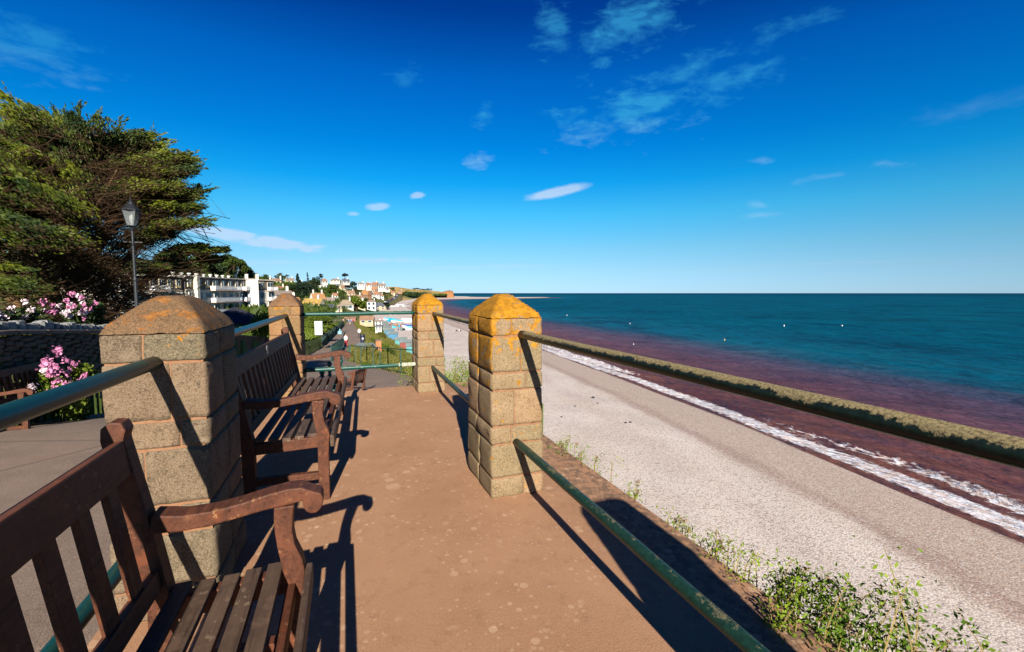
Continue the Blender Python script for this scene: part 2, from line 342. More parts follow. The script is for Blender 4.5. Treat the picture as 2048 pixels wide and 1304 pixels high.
# ------------------------------------------------------------------ lie of the land
FL = -1.30                                           # terrace floor, camera at the origin
def ip(x, xs, ys): return np.interp(x, xs, ys)
def pathz(Y): return ip(Y, [-30, 0, 8, 12, 17, 37, 65, 150, 400], [-1.45, -1.55, -1.85, -2.55, -3.5, -5.3, -7.2, -9.5, -11.])
def XL(Y): return ip(Y, [-60, 13, 30, 66, 100, 150, 200], [-4.85, -4.85, -4.3, -3.2, -2.0, -.3, 1.0])
def XR(Y): return ip(Y, [-60, 6.36, 6.40, 21, 37, 42, 57, 60, 100, 150, 200], [-.93, -.93, 1.7, 2.9, .25, .1, .3, 2.3, 2.4, 2.2, 6])
def XT(Y): return ip(Y, [-60, 0, 20, 60, 98, 160, 238, 490, 789, 1131], [8, 8, 11, 13.2, 13.6, 12.2, 12.4, 40, 86, 172])
def walltop(Y): return ip(Y, [-60, 9.2, 12.7, 20, 30, 66, 150], [-.2, -.567, -.83, -1.5, -2.6, -5.6, -8.6])
TU = [100, 350, 450, 550, 650, 720, 780, 830, 890]
TD = [40, 60, 130, 200, 300, 450, 650, 900, 1300, 2600]
TY = [[650, 650, 650, 650, 652, 655, 660, 665, 668],
      [645, 645, 645, 647, 652, 660, 666, 670, 674],
      [640, 640, 638, 635, 640, 648, 655, 662, 668],
      [612, 615, 614, 614, 624, 632, 640, 650, 655],
      [545, 562, 577, 593, 603, 611, 618, 628, 633],
      [515, 532, 552, 571, 581, 592, 602, 610, 614],
      [505, 523, 543, 561, 570, 581, 590, 599, 603],
      [520, 535, 550, 565, 574, 579, 583, 593, 598],
      [540, 550, 560, 572, 577, 579, 582, 590, 594],
      [580, 580, 580, 582, 584, 584, 585, 588, 592]]
TY = np.array(TY, float)
def tableZ(u, d):
    u = np.clip(u, TU[0], TU[-1]); iu = np.clip(np.searchsorted(TU, u)-1, 0, len(TU)-2); fu = (u-np.array(TU)[iu])/(np.array(TU)[iu+1]-np.array(TU)[iu])
    ld = np.log(np.clip(d, TD[0], TD[-1])); lt = np.log(TD); k = np.clip(np.searchsorted(lt, ld)-1, 0, len(TD)-2); fd = (ld-lt[k])/(lt[k+1]-lt[k])
    y = (TY[k, iu]*(1-fu)+TY[k, iu+1]*fu)*(1-fd)+(TY[k+1, iu]*(1-fu)+TY[k+1, iu+1]*fu)*fd
    return (586-y)/910*d
def sm(x): x = np.clip(x, 0, 1); return x*x*(3-2*x)
def Hgt(X, Y):
    X = np.asarray(X, float); Y = np.asarray(Y, float)
    f = X*math.sin(PSI)+Y*math.cos(PSI); r = X*math.cos(PSI)-Y*math.sin(PSI)
    u = 1024+910*r/np.maximum(f, 1e-3); u = np.where(f < 1, 100, u)
    zt = tableZ(u, np.maximum(f, 40)); gz = np.where(Y < 30, walltop(Y)-.25, np.minimum(walltop(Y)-.2, pathz(Y)+1.2))
    xl, xr, xt, pz = XL(Y), XR(Y), XT(Y), pathz(Y)
    far = sm((Y-170)/60)
    zl = gz+(zt-gz)*np.where(Y < 40, sm((xl-X-3)/25), sm((xl-X-.5)/10))
    zs = pz+(-13.5-pz)*np.clip((X-xr)/np.maximum(xt-xr, .5), 0, 1)**.85
    z = np.where(X < xl, zl, np.where(X < xr, pz-.06, zs))
    coast = np.maximum(zt, -13.4); zf = -13.6+(coast+13.6)*sm((xt-X)/(10+Y*.05))
    z = z*(1-far)+zf*far
    z = np.where(X > xt, -13.5-(X-xt)*.3, z)
    # under the terrace and beside it
    z = np.where((X > -1.1) & (X < 1.8) & (Y < 6.5), np.minimum(z, -3.0), z)
    return z
def ground_hit(px, py, dmin=6, dmax=3000, step=1.004):
    v = ray(px, py); h = math.hypot(v.x, v.y); d = dmin
    while d < dmax:
        x, y, z = v.x/h*d, v.y/h*d, v.z/h*d
        if z < float(Hgt(x, y)): return Vector((x, y, float(Hgt(x, y))))
        d *= step
    return None
# shoreline
SH = [(30, -120), (33, -40), (36, 0), (38.4, 14.4), (40.5, 26), (43.4, 46.8), (46.4, 79.4), (48.5, 104), (51, 150), (52.6, 191), (54.3, 249), (57, 330), (66, 450), (86, 600), (125, 800), (180, 980), (240, 1085), (330, 1130), (470, 1210), (600, 1330), (640, 1400), (560, 1440), (440, 1500), (450, 1700), (470, 1900), (300, 2300), (-200, 2600), (-3000, 2600), (-3000, -120)]
def catmull(pts, n):
    o = []
    for i in range(len(pts)-1):
        a, b, c, d = (np.array(pts[max(0, min(len(pts)-1, j))], float) for j in (i-1, i, i+1, i+2))
        for t in np.linspace(0, 1, n, endpoint=False): o.append(.5*((2*b)+(-a+c)*t+(2*a-5*b+4*c-d)*t*t+(-a+3*b-3*c+d)*t**3))
    return np.array(o+[np.array(pts[-1], float)])
shp = np.vstack([catmull(SH[:-2], 6), np.array(SH[-2:], float)])
def shore_off(X, Y):                                  # + seaward, - landward
    X = X.ravel(); Y = Y.ravel(); best = np.full(len(X), 1e9); ins = np.zeros(len(X), bool); n = len(shp)
    for i in range(n):
        ax, ay = shp[i]; bx, by = shp[(i+1) % n]; dx, dy = bx-ax, by-ay; l2 = dx*dx+dy*dy+1e-9
        t = np.clip(((X-ax)*dx+(Y-ay)*dy)/l2, 0, 1)
        if i < n-2: best = np.minimum(best, (X-ax-t*dx)**2+(Y-ay-t*dy)**2)
        if ay != by:
            c = ((ay > Y) != (by > Y)) & (X < (bx-ax)*(Y-ay)/(by-ay)+ax); ins ^= c
    d = np.sqrt(best); return np.where(ins, -d, d)
SEA = -15.0
def polar(az0, az1, na, r0, r1, nr, power=None):
    a = np.radians(np.linspace(az0, az1, na)); r = np.exp(np.linspace(math.log(r0), math.log(r1), nr))
    A, Rr = np.meshgrid(a, r); return Rr*np.sin(A), Rr*np.cos(A)
# terrain mesh
def mk():
    t = NT('terrain_ground', .95, .1); p = t.pos(); a = t.noise(p, .05, 5, .6); b = t.noise(p, .6, 5, .6)
    c = t.mix(t.step(a, .4, .6), (.07, .10, .02), (.13, .14, .035)); c = t.mix(t.math('MULTIPLY', t.step(b, .5, .65), .6), c, (.17, .14, .06))
    far = t.step(t.xyz(p, 1), 600, 900); c = t.mix(far, c, t.mix(t.step(t.noise(p, .004, 3), .42, .50), (.42, .28, .10), (.16, .17, .05)))
    return t.col(c)
M['terrain'] = mk()
X, Y = polar(-75, 22, 560, 5, 1300, 330)
Z = Hgt(X, Y)
msk = ((X < XT(Y)+4)[:-1, :-1]) | ((X < XT(Y)+4)[1:, 1:])
ter = np_mesh('hillside_ground', np.stack([X, Y, Z], -1).reshape(-1, 3), grid_faces(*X.shape, msk), M['terrain'], smooth=True); tag(ter, kind='structure')
X, Y = polar(-180, 180, 120, .5, 5.2, 14)     # ground under and behind the viewer
Z = Hgt(X, Y)-.02
n_ = np_mesh('near_ground', np.stack([X, Y, Z], -1).reshape(-1, 3), grid_faces(*X.shape), M['terrain']); tag(n_, kind='structure')
X, Y = polar(22, 285, 260, 5, 90, 60); Z = Hgt(X, Y)
n_ = np_mesh('rear_ground', np.stack([X, Y, Z-.01], -1).reshape(-1, 3), grid_faces(*X.shape, (X < XT(Y)+4)[:-1, :-1]), M['terrain']); tag(n_, kind='structure')
# path sheets
Ys = np.concatenate([np.linspace(-25, 6.38, 40), np.linspace(6.42, 60, 90), np.linspace(60, 170, 60)])
V = []; 
for y in Ys:
    a, b = float(XL(y))-.1, float(XR(y))
    for k in range(7): V.append((a+(b-a)*k/6, y, float(pathz(y))))
pth = np_mesh('promenade_path', V, grid_faces(len(Ys), 7), M['tarmac'], smooth=False); tag(pth, kind='structure')
# beach
def mk():
    t = NT('pebble_beach', .85, .25); p = t.pos(); e = t.attr('inland')
    pw = p
    v1 = t.vor(pw, 10); cc = t.vor(pw, 10, 'Color'); v2c = t.vor(pw, 21, 'Color'); r1 = t.xyz(cc, 0); r2 = t.xyz(v2c, 1)
    n = t.noise(p, .12, 5, .6); n2 = t.noise(t.map(p, (1, .25, 1)), .5, 5, .65)
    base = t.mix(t.step(n, .35, .65), (.58, .50, .43), (.66, .585, .52))
    ew = t.math('ADD', e, t.math('MULTIPLY', t.math('SUBTRACT', t.noise(p, .09, 4), .5), 5))
    wn_ = t.math('ADD', e, t.math('MULTIPLY', t.math('SUBTRACT', n2, .5), 3))
    c = t.mix(t.step(wn_, 12.0, 8.8), base, (.45, .345, .27))
    line = t.math('MULTIPLY', t.step(wn_, 7.9, 9.4), t.step(wn_, 11.2, 9.8)); c = t.mix(t.math('MULTIPLY', line, .55), c, (.27, .16, .125))
    l3 = t.math('MULTIPLY', t.step(ew, 14.0, 15.2), t.step(ew, 18, 15.6)); c = t.mix(t.math('MULTIPLY', l3, .16), c, (.33, .22, .18))
    c = t.mix(t.step(wn_, 1.6, .5), c, (.15, .075, .055))
    c = t.mix(t.math('MULTIPLY', t.step(r1, .55, 1.0), .5), c, (.72, .68, .64)); c = t.mix(t.math('MULTIPLY', t.step(r1, .26, .05), .6), c, (.20, .15, .13))
    c = t.mix(t.math('MULTIPLY', t.step(r2, .6, 1.0), .28), c, (.55, .36, .29)); c = t.mix(t.math('MULTIPLY', t.step(v1, .45, .75), .35), c, (.16, .12, .10))
    t.bump(t.math('SUBTRACT', 1, v1), .5, .035)
    return t.col(c)
M['beach'] = mk()
X, Y = polar(-25, 100, 620, 12, 2600, 420)
off = shore_off(X, Y).reshape(X.shape); e = -off
Z = SEA+np.interp(e, [-20, -2, 0, 3, 8, 10, 12, 18, 30, 80, 300], [-2.5, -.25, 0, .42, .85, 1.12, 1.16, 1.3, 1.5, 1.52, 1.55])
Z += .06*np.sin(X*.8+np.sin(Y*.13)*3)*np.sin(Y*.21)*(np.clip(e-3, 0, 5)/5)
mk_ = ((off < 12) & (X > XT(Y)-14-Y*.02))[:-1, :-1] | ((off < 12) & (X > XT(Y)-14-Y*.02))[1:, 1:]
bch = np_mesh('shingle_beach', np.stack([X, Y, Z], -1).reshape(-1, 3), grid_faces(*X.shape, mk_), M['beach'], smooth=True, attrs={'inland': e}); tag(bch, kind='structure')
X, Y = polar(100, 190, 90, 12, 200, 40); e = -shore_off(X, Y).reshape(X.shape)
Z = SEA+np.interp(e, [-20, -2, 0, 3, 8, 10, 12, 18, 30, 80, 300], [-2.5, -.25, 0, .42, .85, 1.12, 1.16, 1.3, 1.5, 1.52, 1.55])
bch = np_mesh('shingle_beach', np.stack([X, Y, Z], -1).reshape(-1, 3), grid_faces(*X.shape), M['beach'], smooth=True, attrs={'inland': e}); tag(bch, kind='structure')
# sea
def mk():
    t = NT('sea_water', .25, .5); p = t.pos(); e = t.attr('off'); fo = t.attr('foam')
    px_ = t.xyz(p, 0); ps = t.map(p, (1, .35, 1))
    a = t.noise(t.map(p, (1, .22, 1), rot=(0, 0, R(-8))), .045, 5, .6); b = t.noise(ps, .35, 5, .6); f = t.noise(t.map(p, (1.4, .5, 1)), 1.6, 4, .7)
    ew = t.math('ADD', e, t.math('MULTIPLY', t.math('SUBTRACT', a, .5), t.math('MINIMUM', 34, t.math('MULTIPLY', e, 1.1))))
    x = t.math('MULTIPLY', ew, 1/98.)
    c = t.ramp(x, [(0, (.18, .070, .042)), (.12, (.165, .055, .040)), (.24, (.150, .055, .066)), (.38, (.085, .060, .105)), (.54, (.006, .075, .135)), (.68, (.0, .112, .185)), (1, (.0, .086, .155))])
    far = t.step(e, 300, 3500); c = t.mix(far, c, (.0, .045, .098))
    c = t.mix(t.math('MULTIPLY', t.step(b, .48, .68), .5), c, t.mix(t.step(e, 20, 70), (.05, .022, .05), (.001, .018, .036))) 
    w3 = t.noise(t.map(p, (1, .28, 1), rot=(0, 0, R(4))), .5, 6, .75, .3); c = t.mix(t.math('MULTIPLY', t.step(w3, .54, .70), .5), c, t.mix(t.step(e, 12, 60), (.15, .075, .085), (.006, .085, .13))); c = t.mix(t.math('MULTIPLY', t.step(w3, .46, .30), .6), c, t.mix(t.step(e, 12, 60), (.055, .014, .012), (.0005, .022, .042)))  # wave light and dark painted into the water colour
    w4 = t.noise(t.map(p, (1, .8, 1)), .02, 14, .80, .2); dk = t.mix(t.step(e, 20, 70), (.085, .024, .024), (.0, .026, .058)); lt = t.mix(t.step(e, 20, 70), (.20, .11, .13), (.0, .115, .18))
    c = t.mix(t.math('MULTIPLY', t.step(w4, .49, .40), .65), c, dk); c = t.mix(t.math('MULTIPLY', t.step(w4, .52, .62), .6), c, lt)  # ripple shading put into the colour as darker and paler streaks
    st = t.noise(t.map(p, (.02, .004, 1)), 1, 5, .6); c = t.mix(t.math('MULTIPLY', t.math('MULTIPLY', t.step(st, .5, .6), t.step(e, 60, 140)), .35), c, (.002, .075, .115))
    # foam: swash edge, breaker crest and streaks
    q = t.noise(t.map(p, (1.6, .55, 1)), 2.2, 7, .75); v = t.vor(t.map(t.mix(.6, p, t.n('ShaderNodeTexNoise').outputs['Color'], 'ADD'), (1, .45, 1)), 1.3, feature='DISTANCE_TO_EDGE')
    lace = t.step(v, .16, .02)
    k = t.math('ADD', fo, t.math('MULTIPLY', t.math('SUBTRACT', q, .5), 1.5)); k = t.math('ADD', k, t.math('MULTIPLY', t.math('MULTIPLY', lace, fo), .5))
    m = t.step(k, .48, .78)
    wc = t.math('MULTIPLY', t.step(t.noise(t.map(p, (.5, .16, 1)), 1.0, 6, .7), .735, .76), t.step(e, 40, 90)); m = t.math('MAXIMUM', m, t.math('MULTIPLY', wc, .8))
    fc = t.mix(t.step(t.noise(t.map(p, (1, .5, 1)), 2.5, 5, .7), .40, .6), (.80, .83, .90), (.62, .50, .46))
    c = t.mix(m, c, fc)
    rr = t.math('ADD', .25, t.math('MULTIPLY', m, .6)); t.put(t.b.inputs['Roughness'], rr)
    gf = t.math('SUBTRACT', .13, t.math('MULTIPLY', t.step(e, 15, 140), .09))
    w1 = t.noise(t.map(p, (1, .30, 1), rot=(0, 0, R(10))), .9, 6, .65); w2 = t.noise(t.map(p, (1, .30, 1), rot=(0, 0, R(-6))), .16, 5, .6)
    w5 = t.noise(t.map(p, (1, .22, 1), rot=(0, 0, R(3))), 2.6, 5, .7); h = t.math('ADD', t.math('ADD', t.math('MULTIPLY', w1, .35), t.math('MULTIPLY', w2, 1.3)), t.math('MULTIPLY', w5, .14)); nb = t.bump(h, 1.0, 2.2)
    t.col(c); df = t.n('ShaderNodeBsdfDiffuse'); t.put(df.inputs[0], t.c); t.put(df.inputs['Normal'], nb); gl = t.n('ShaderNodeBsdfGlossy'); t.put(gl.inputs['Roughness'], .22); t.put(gl.inputs['Normal'], nb)
    mx = t.n('ShaderNodeMixShader'); t.put(mx.inputs[0], t.math('MULTIPLY', gf, t.math('SUBTRACT', 1, m))); t.t.links.new(df.outputs[0], mx.inputs[1]); t.t.links.new(gl.outputs[0], mx.inputs[2]); t.t.links.new(mx.outputs[0], t.t.nodes['Material Output'].inputs[0])
    return t.m
M['sea'] = mk()
X, Y = polar(-10, 125, 820, 30, 900, 520)
off = shore_off(X, Y).reshape(X.shape)
# wander of the wave lines along the shore
wl = 1.3*np.sin(Y*.045)+.9*np.sin(Y*.11+1)+.5*np.sin(Y*.31)
o1 = off-wl*.35
br = 4.6+wl*.8                                     # breaker distance
amp = np.clip(.62+.42*np.sin(Y*.07+1.2), .25, 1)
ridge = .62*amp*np.exp(-((off-br)/np.where(off > br, 1.5, .55))**2)
sw = .16*np.sin((off+wl*2)*.55)*np.clip((off-6)/10, 0, 1)*np.exp(-off/90)+.10*np.sin(off*.33-Y*.06)*np.clip((off-10)/20, 0, 1)*np.exp(-off/160)
lit = .05*np.sin(X*1.7+Y*.5)*np.sin(Y*.8-X*.3)*np.clip(off/8, 0, 1)*np.exp(-off/120)
wash = .10*np.exp(-((off-.2-.6*np.sin(Y*.2))/1.2)**2)
Z = SEA+ridge+sw+lit+wash+np.clip(-off, 0, 3)*.08
foam = np.clip(1.35-np.abs(o1-1.0)/1.35, 0, 1.1)*.74+amp*np.exp(-((off-br+.6)/.75)**2)*.72+np.clip(1-np.abs(off-2.6)/2.6, 0, 1)*.34
foam += .22*np.clip(np.sin(Y*.05+.7), 0, 1)*np.exp(-((off-9-wl)/1.2)**2)
foam *= np.exp(-np.clip(Y-500, 0, 1e9)/300)
mk_ = (off > -1.2)[:-1, :-1] | (off > -1.2)[1:, 1:]
V = np.stack([X, Y, Z], -1).reshape(-1, 3)
sea = np_mesh('sea_inshore', V, grid_faces(*X.shape, mk_), M['sea'], smooth=True, attrs={'off': off, 'foam': foam}); tag(sea, kind='structure')
X, Y = polar(-12, 128, 420, 890, 45000, 110); off = shore_off(X, Y).reshape(X.shape); mk_ = (off > -60)[:-1, :-1]
sea = np_mesh('sea_open', np.stack([X, Y, X*0+SEA-.02], -1).reshape(-1, 3), grid_faces(*X.shape, mk_), M['sea'], attrs={'off': off, 'foam': off*0}); tag(sea, kind='structure')
X, Y = polar(124.8, 190, 120, 30, 45000, 110); off = shore_off(X, Y).reshape(X.shape)
sea = np_mesh('sea_behind', np.stack([X, Y, X*0+SEA-.02], -1).reshape(-1, 3), grid_faces(*X.shape, (off > -3)[:-1, :-1]), M['sea'], attrs={'off': off, 'foam': off*0}); tag(sea, kind='structure')

# headland and far fields
def ridge_obj(name, us, ys, d0, dtop, d1, mat, base_y=None, kind='structure'):
    uu = np.linspace(us[0], us[-1], 160); yy = np.interp(uu, us, ys); ts = np.linspace(0, 1, 14); V = []
    for t in ts:
        for u, y in zip(uu, yy):
            d = d0+(dtop-d0)*t*1.6 if t < .625 else dtop+(d1-dtop)*(t-.625)/.375
            top = (586-y)/910*dtop
            hgt = SEA+1+(top-SEA-1)*(math.sin(min(1, t/.625)*math.pi/2) if t < .625 else 1-.6*((t-.625)/.375)**2)
            hgt += 1.2*mnoise.noise(Vector((u*.15, t*7, 3)))*(t > .05)
            p = P(u, 586, d); V.append((p.x, p.y, hgt))
    return tag(np_mesh(name, V, grid_faces(len(ts), len(uu)), mat, smooth=True), kind=kind)
def mk():
    t = NT('headland_mat', .95, .1); p = t.pos(); n = t.noise(p, .006, 4, .6); z = t.xyz(p, 2); b = t.noise(p, .04, 5, .6)
    c = t.mix(t.step(n, .46, .50), (.50, .33, .12), (.36, .27, .085)); c = t.mix(t.step(b, .58, .64), c, (.07, .09, .03))
    zz = t.math('ADD', z, t.math('MULTIPLY', t.math('SUBTRACT', b, .5), 14)); c = t.mix(t.step(zz, -5, -9), c, (.10, .13, .05)); return t.col(c)
M['headland'] = mk()
def mk():
    t = NT('red_cliff', .95, .1); p = t.pos(); b = t.noise(t.map(p, (1, 1, .2)), .1, 5, .6); z = t.xyz(p, 2)
    c = t.mix(t.step(b, .4, .6), (.40, .15, .06), (.28, .17, .07)); c = t.mix(t.step(t.math('ADD', z, t.math('MULTIPLY', b, 9)), 8, 13), c, (.10, .12, .04)); return t.col(c)
M['cliff'] = mk()
ridge_obj('far_fields', [735, 760, 790, 812, 830, 850, 870, 886, 896, 903], [577, 574, 574, 577, 579, 580, 582, 584, 587, 592], 1350, 1700, 2400, M['headland'])
ridge_obj('red_headland', [866, 876, 884, 892, 899, 904, 907, 908.2], [592, 588, 584.5, 581.5, 580.8, 581.5, 584, 593], 1330, 1380, 1650, M['cliff'])

# ------------------------------------------------------------------ terrace
mb = MB(); mb.box((.375, -9.29, FL-1.6), (2.61, 31.42, 3.2)); tr = mb.build('terrace_floor', M['terrace']); tag(tr, kind='structure')
# ------------------------------------------------------------------ pillars
def rock(x0, x1, y0, y1, z0, z1, amp, seed, n=5, r=.006):
    bm = bmesh.new(); bmesh.ops.create_cube(bm, size=2); bmesh.ops.subdivide_edges(bm, edges=bm.edges[:], cuts=n, use_grid_fill=True)
    c = Vector(((x0+x1)/2, (y0+y1)/2, (z0+z1)/2)); h = Vector(((x1-x0)/2, (y1-y0)/2, (z1-z0)/2)); so_ = Vector((seed*3.1, seed*1.7, seed*.9))
    for v in bm.verts:
        v.co = Vector([math.copysign(abs(k)**.55, k) if abs(k) > 1e-5 else 0 for k in v.co])
        p = Vector((v.co.x*h.x, v.co.y*h.y, v.co.z*h.z)); inn = Vector([max(-h[i]+r, min(h[i]-r, p[i])) for i in range(3)]); d = p-inn
        # sharpen sampling near edges
        q = inn+(d.normalized()*r if d.length > 1e-6 else Vector((0, 0, 0)))
        for i in range(3):
            if abs(abs(v.co[i])-1) < 1e-4:
                w = 1.0
                for j in range(3):
                    if j != i: w *= min(1, (1-abs(v.co[j]))*2.2)
                nn = mnoise.fractal((c+p)*(13 if amp[i] > .006 else 45)+so_, 1., 2., 3)
                q[i] += math.copysign(1, v.co[i])*(amp[i]*(.25+.75*w)*(.75+.9*nn) if amp[i] > .006 else amp[i]*nn)
        jit = mnoise.noise_vector((c+p)*9+so_)*.0028
        v.co = c+q+jit
    me = bpy.data.meshes.new('stone_block'); bm.to_mesh(me); bm.free(); me.polygons.foreach_set('use_smooth', [True]*len(me.polygons)); return me
COURSES = [(0, .13, 0), (.13, .345, 1), (.345, .46, 0), (.46, .69, 1), (.69, .80, 0), (.80, 1.03, 1), (1.03, 1.145, 0)]
def pillar(x0, x1, y0, dep, seed, mat, capmat, label, rough, caph=.13, flat=.30):
    rd = random.Random(seed); root = empty('stone_pillar', ((x0+x1)/2, y0+dep/2, FL), label, 'pillar', 'square stone pillars carrying the terrace rails')
    cx, cy = (x0+x1)/2, y0+dep/2; w0 = (x1-x0)/2; d0 = dep/2
    lo = Vector((cx, cy, FL))
    mb = MB(); g = .0065
    def W(z): return w0*(1.0-.06*z/1.145), d0*(1-.05*z/1.145)
    a, b = W(0), W(1.14); vs = [(-a[0]+g, -a[1]+g, 0), (a[0]-g, -a[1]+g, 0), (a[0]-g, a[1]-g, 0), (-a[0]+g, a[1]-g, 0), (-b[0]+g, -b[1]+g, 1.14), (b[0]-g, -b[1]+g, 1.14), (b[0]-g, b[1]-g, 1.14), (-b[0]+g, b[1]-g, 1.14)]
    mb.add(vs, [(3, 2, 1, 0), (4, 5, 6, 7), (0, 1, 5, 4), (1, 2, 6, 5), (2, 3, 7, 6), (3, 0, 4, 7)]); mb.build('mortar_core', M['mortar'], root)
    k = 0
    for (z0, z1, tall) in COURSES:
        zz0 = z0; zz1 = z1; w, d = W((z0+z1)/2); s = rd.uniform(.34, .46) if tall else rd.uniform(.58, .72)
        if rd.random() < .4: s = 1-s
        for (ya, yb) in ((-1, rd.uniform(-.1, .15)), (None, 1)):
            if ya is None: ya = last
            last = yb; sx = s if ya == -1 else rd.uniform(.4, .6)
            for (xa, xb) in ((-1, -1+2*sx), (-1+2*sx, 1)):
                j = .0045
                me = rock(xa*w+j*(xa > -1), xb*w-j*(xb < 1), ya*d+j*(ya > -1), yb*d-j*(yb < 1), zz0+j, zz1-j, (rough, .0035, .002), seed*10+k, 6 if tall else 5)
                o = link_mesh('stone_block', me, mat, root); k += 1
    # cap: a low pyramid with a worn rounded top
    n = 22; V = []; F = []; w, d = W(1.145); w += .003; d += .003; so_ = Vector((seed, 0, 0))
    for i in range(n+1):
        for j_ in range(n+1):
            u, v = -1+2*i/n, -1+2*j_/n; m = max(abs(u), abs(v)*1.0); m2 = (abs(u)**5+abs(v)**5)**.2
            t = max(0, (1-m)); zz = caph*min(1, t/(1-flat))**.95; zz -= .018*max(0, (m-.86)/.14)**2
            p = Vector((u*w, v*d, 0)); zz += .006*mnoise.fractal(p*18+so_, 1, 2, 4)
            V.append((p.x, p.y, 1.150+.012+zz))
    F = [(i*(n+1)+j_, (i+1)*(n+1)+j_, (i+1)*(n+1)+j_+1, i*(n+1)+j_+1) for i in range(n) for j_ in range(n)]
    # skirt
    edge = [i*(n+1) for i in range(n+1)]+[n*(n+1)+j_ for j_ in range(1, n+1)]+[i*(n+1)+n for i in range(n-1, -1, -1)]+[j_ for j_ in range(n-1, 0, -1)]
    k0 = len(V); 
    for e_ in edge: V.append((V[e_][0]*.985, V[e_][1]*.985, 1.147))
    m = len(edge); F += [(edge[i], edge[(i+1) % m], k0+(i+1) % m, k0+i) for i in range(m)]
    me = bpy.data.meshes.new('cap_stone'); me.from_pydata(V, [], F); me.polygons.foreach_set('use_smooth', [True]*len(F)); link_mesh('cap_stone', me, capmat, root)
    return root
RX0, RX1 = .835, 1.185
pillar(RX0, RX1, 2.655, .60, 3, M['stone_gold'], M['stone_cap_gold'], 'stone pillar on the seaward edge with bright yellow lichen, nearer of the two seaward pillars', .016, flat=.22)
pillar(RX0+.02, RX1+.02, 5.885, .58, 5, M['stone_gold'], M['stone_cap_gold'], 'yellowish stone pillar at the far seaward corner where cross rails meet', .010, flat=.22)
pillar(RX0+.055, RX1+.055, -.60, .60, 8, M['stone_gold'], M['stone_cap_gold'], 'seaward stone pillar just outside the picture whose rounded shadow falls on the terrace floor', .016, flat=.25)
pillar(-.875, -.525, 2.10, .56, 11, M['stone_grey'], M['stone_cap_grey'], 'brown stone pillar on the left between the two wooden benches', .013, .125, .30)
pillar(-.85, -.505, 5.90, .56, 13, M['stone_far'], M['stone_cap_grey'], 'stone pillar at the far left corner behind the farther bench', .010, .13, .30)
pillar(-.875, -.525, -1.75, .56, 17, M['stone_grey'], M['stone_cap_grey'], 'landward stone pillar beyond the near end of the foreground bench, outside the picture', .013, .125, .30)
# ------------------------------------------------------------------ rails
def rail(a, b, r, mat, label, sag=.0, collars=(), parts=True):
    a = Vector(a); b = Vector(b); n = 24; o = (a+b)/2; pts = []
    for i in range(n+1):
        t = i/n; p = a.lerp(b, t)-o; p.z -= sag*4*t*(1-t); p += mnoise.noise_vector(p*1.5+a)*.0025; pts.append(p)
    root = empty('rail', o, label, 'rail', 'tubular rails between the pillars')
    MB().tube(pts, r, 16).build('pipe', mat, root, smooth=True)
    for (t, kind) in collars:
        p = a.lerp(b, t)-o; d = (b-a).normalized(); l = .012 if kind == 'ring' else .13
        q = MB().tube([p-d*l, p+d*l], r*(1.16 if kind == 'ring' else 1.06), 16).build('collar' if kind == 'ring' else 'bare_sleeve', M['metal_green'] if kind == 'ring' else M['sleeve'], root, smooth=False)
    return root
rail((1.035, .0, FL+1.038), (1.035, 2.66, FL+1.04), .0255, M['rail_worn'], 'thick weathered upper rail on the right running over the sea view')
rail((1.0, .0, FL+.352), (1.0, 2.66, FL+.352), .024, M['rail_low'], 'lower rail on the right reaching the bottom edge, above the pillar shadow')
rail((1.03, 3.24, FL+1.04), (1.07, 5.89, FL+1.035), .024, M['rail_worn'], 'upper rail joining the two seaward lichen pillars', )
rail((1.0, 3.24, FL+.35), (1.045, 5.89, FL+.33), .023, M['rail_low'], 'lower rail joining the two seaward lichen pillars')
rail((-.70, -1.2, FL+1.05), (-.70, 2.11, FL+1.03), .026, M['rail_green'], 'upper green rail at far left behind the nearest bench')
rail((-.69, -1.2, FL+.43), (-.69, 2.11, FL+.43), .024, M['rail_green'], 'lower green rail seen between the nearest bench back slats')
rail((-.70, 2.65, FL+1.04), (-.665, 5.91, FL+1.035), .025, M['rail_green'], 'upper green rail behind the farther bench')
rail((-.69, 2.65, FL+.40), (-.665, 5.91, FL+.40), .024, M['rail_green'], 'lower green rail behind the farther bench')
rail((-.51, 6.18, FL+1.035), (.86, 6.16, FL+1.04), .0225, M['rail_cross'], 'upper cross rail closing the far end of the terrace')
rail((-.51, 6.18, FL+.335), (.86, 6.16, FL+.345), .026, M['rail_cross'], 'lower cross rail at the far end with a white sleeve', collars=((.23, 'ring'), (.50, 'ring'), (.62, 'ring'), (.86, 'ring'), (.935, 'sleeve')))

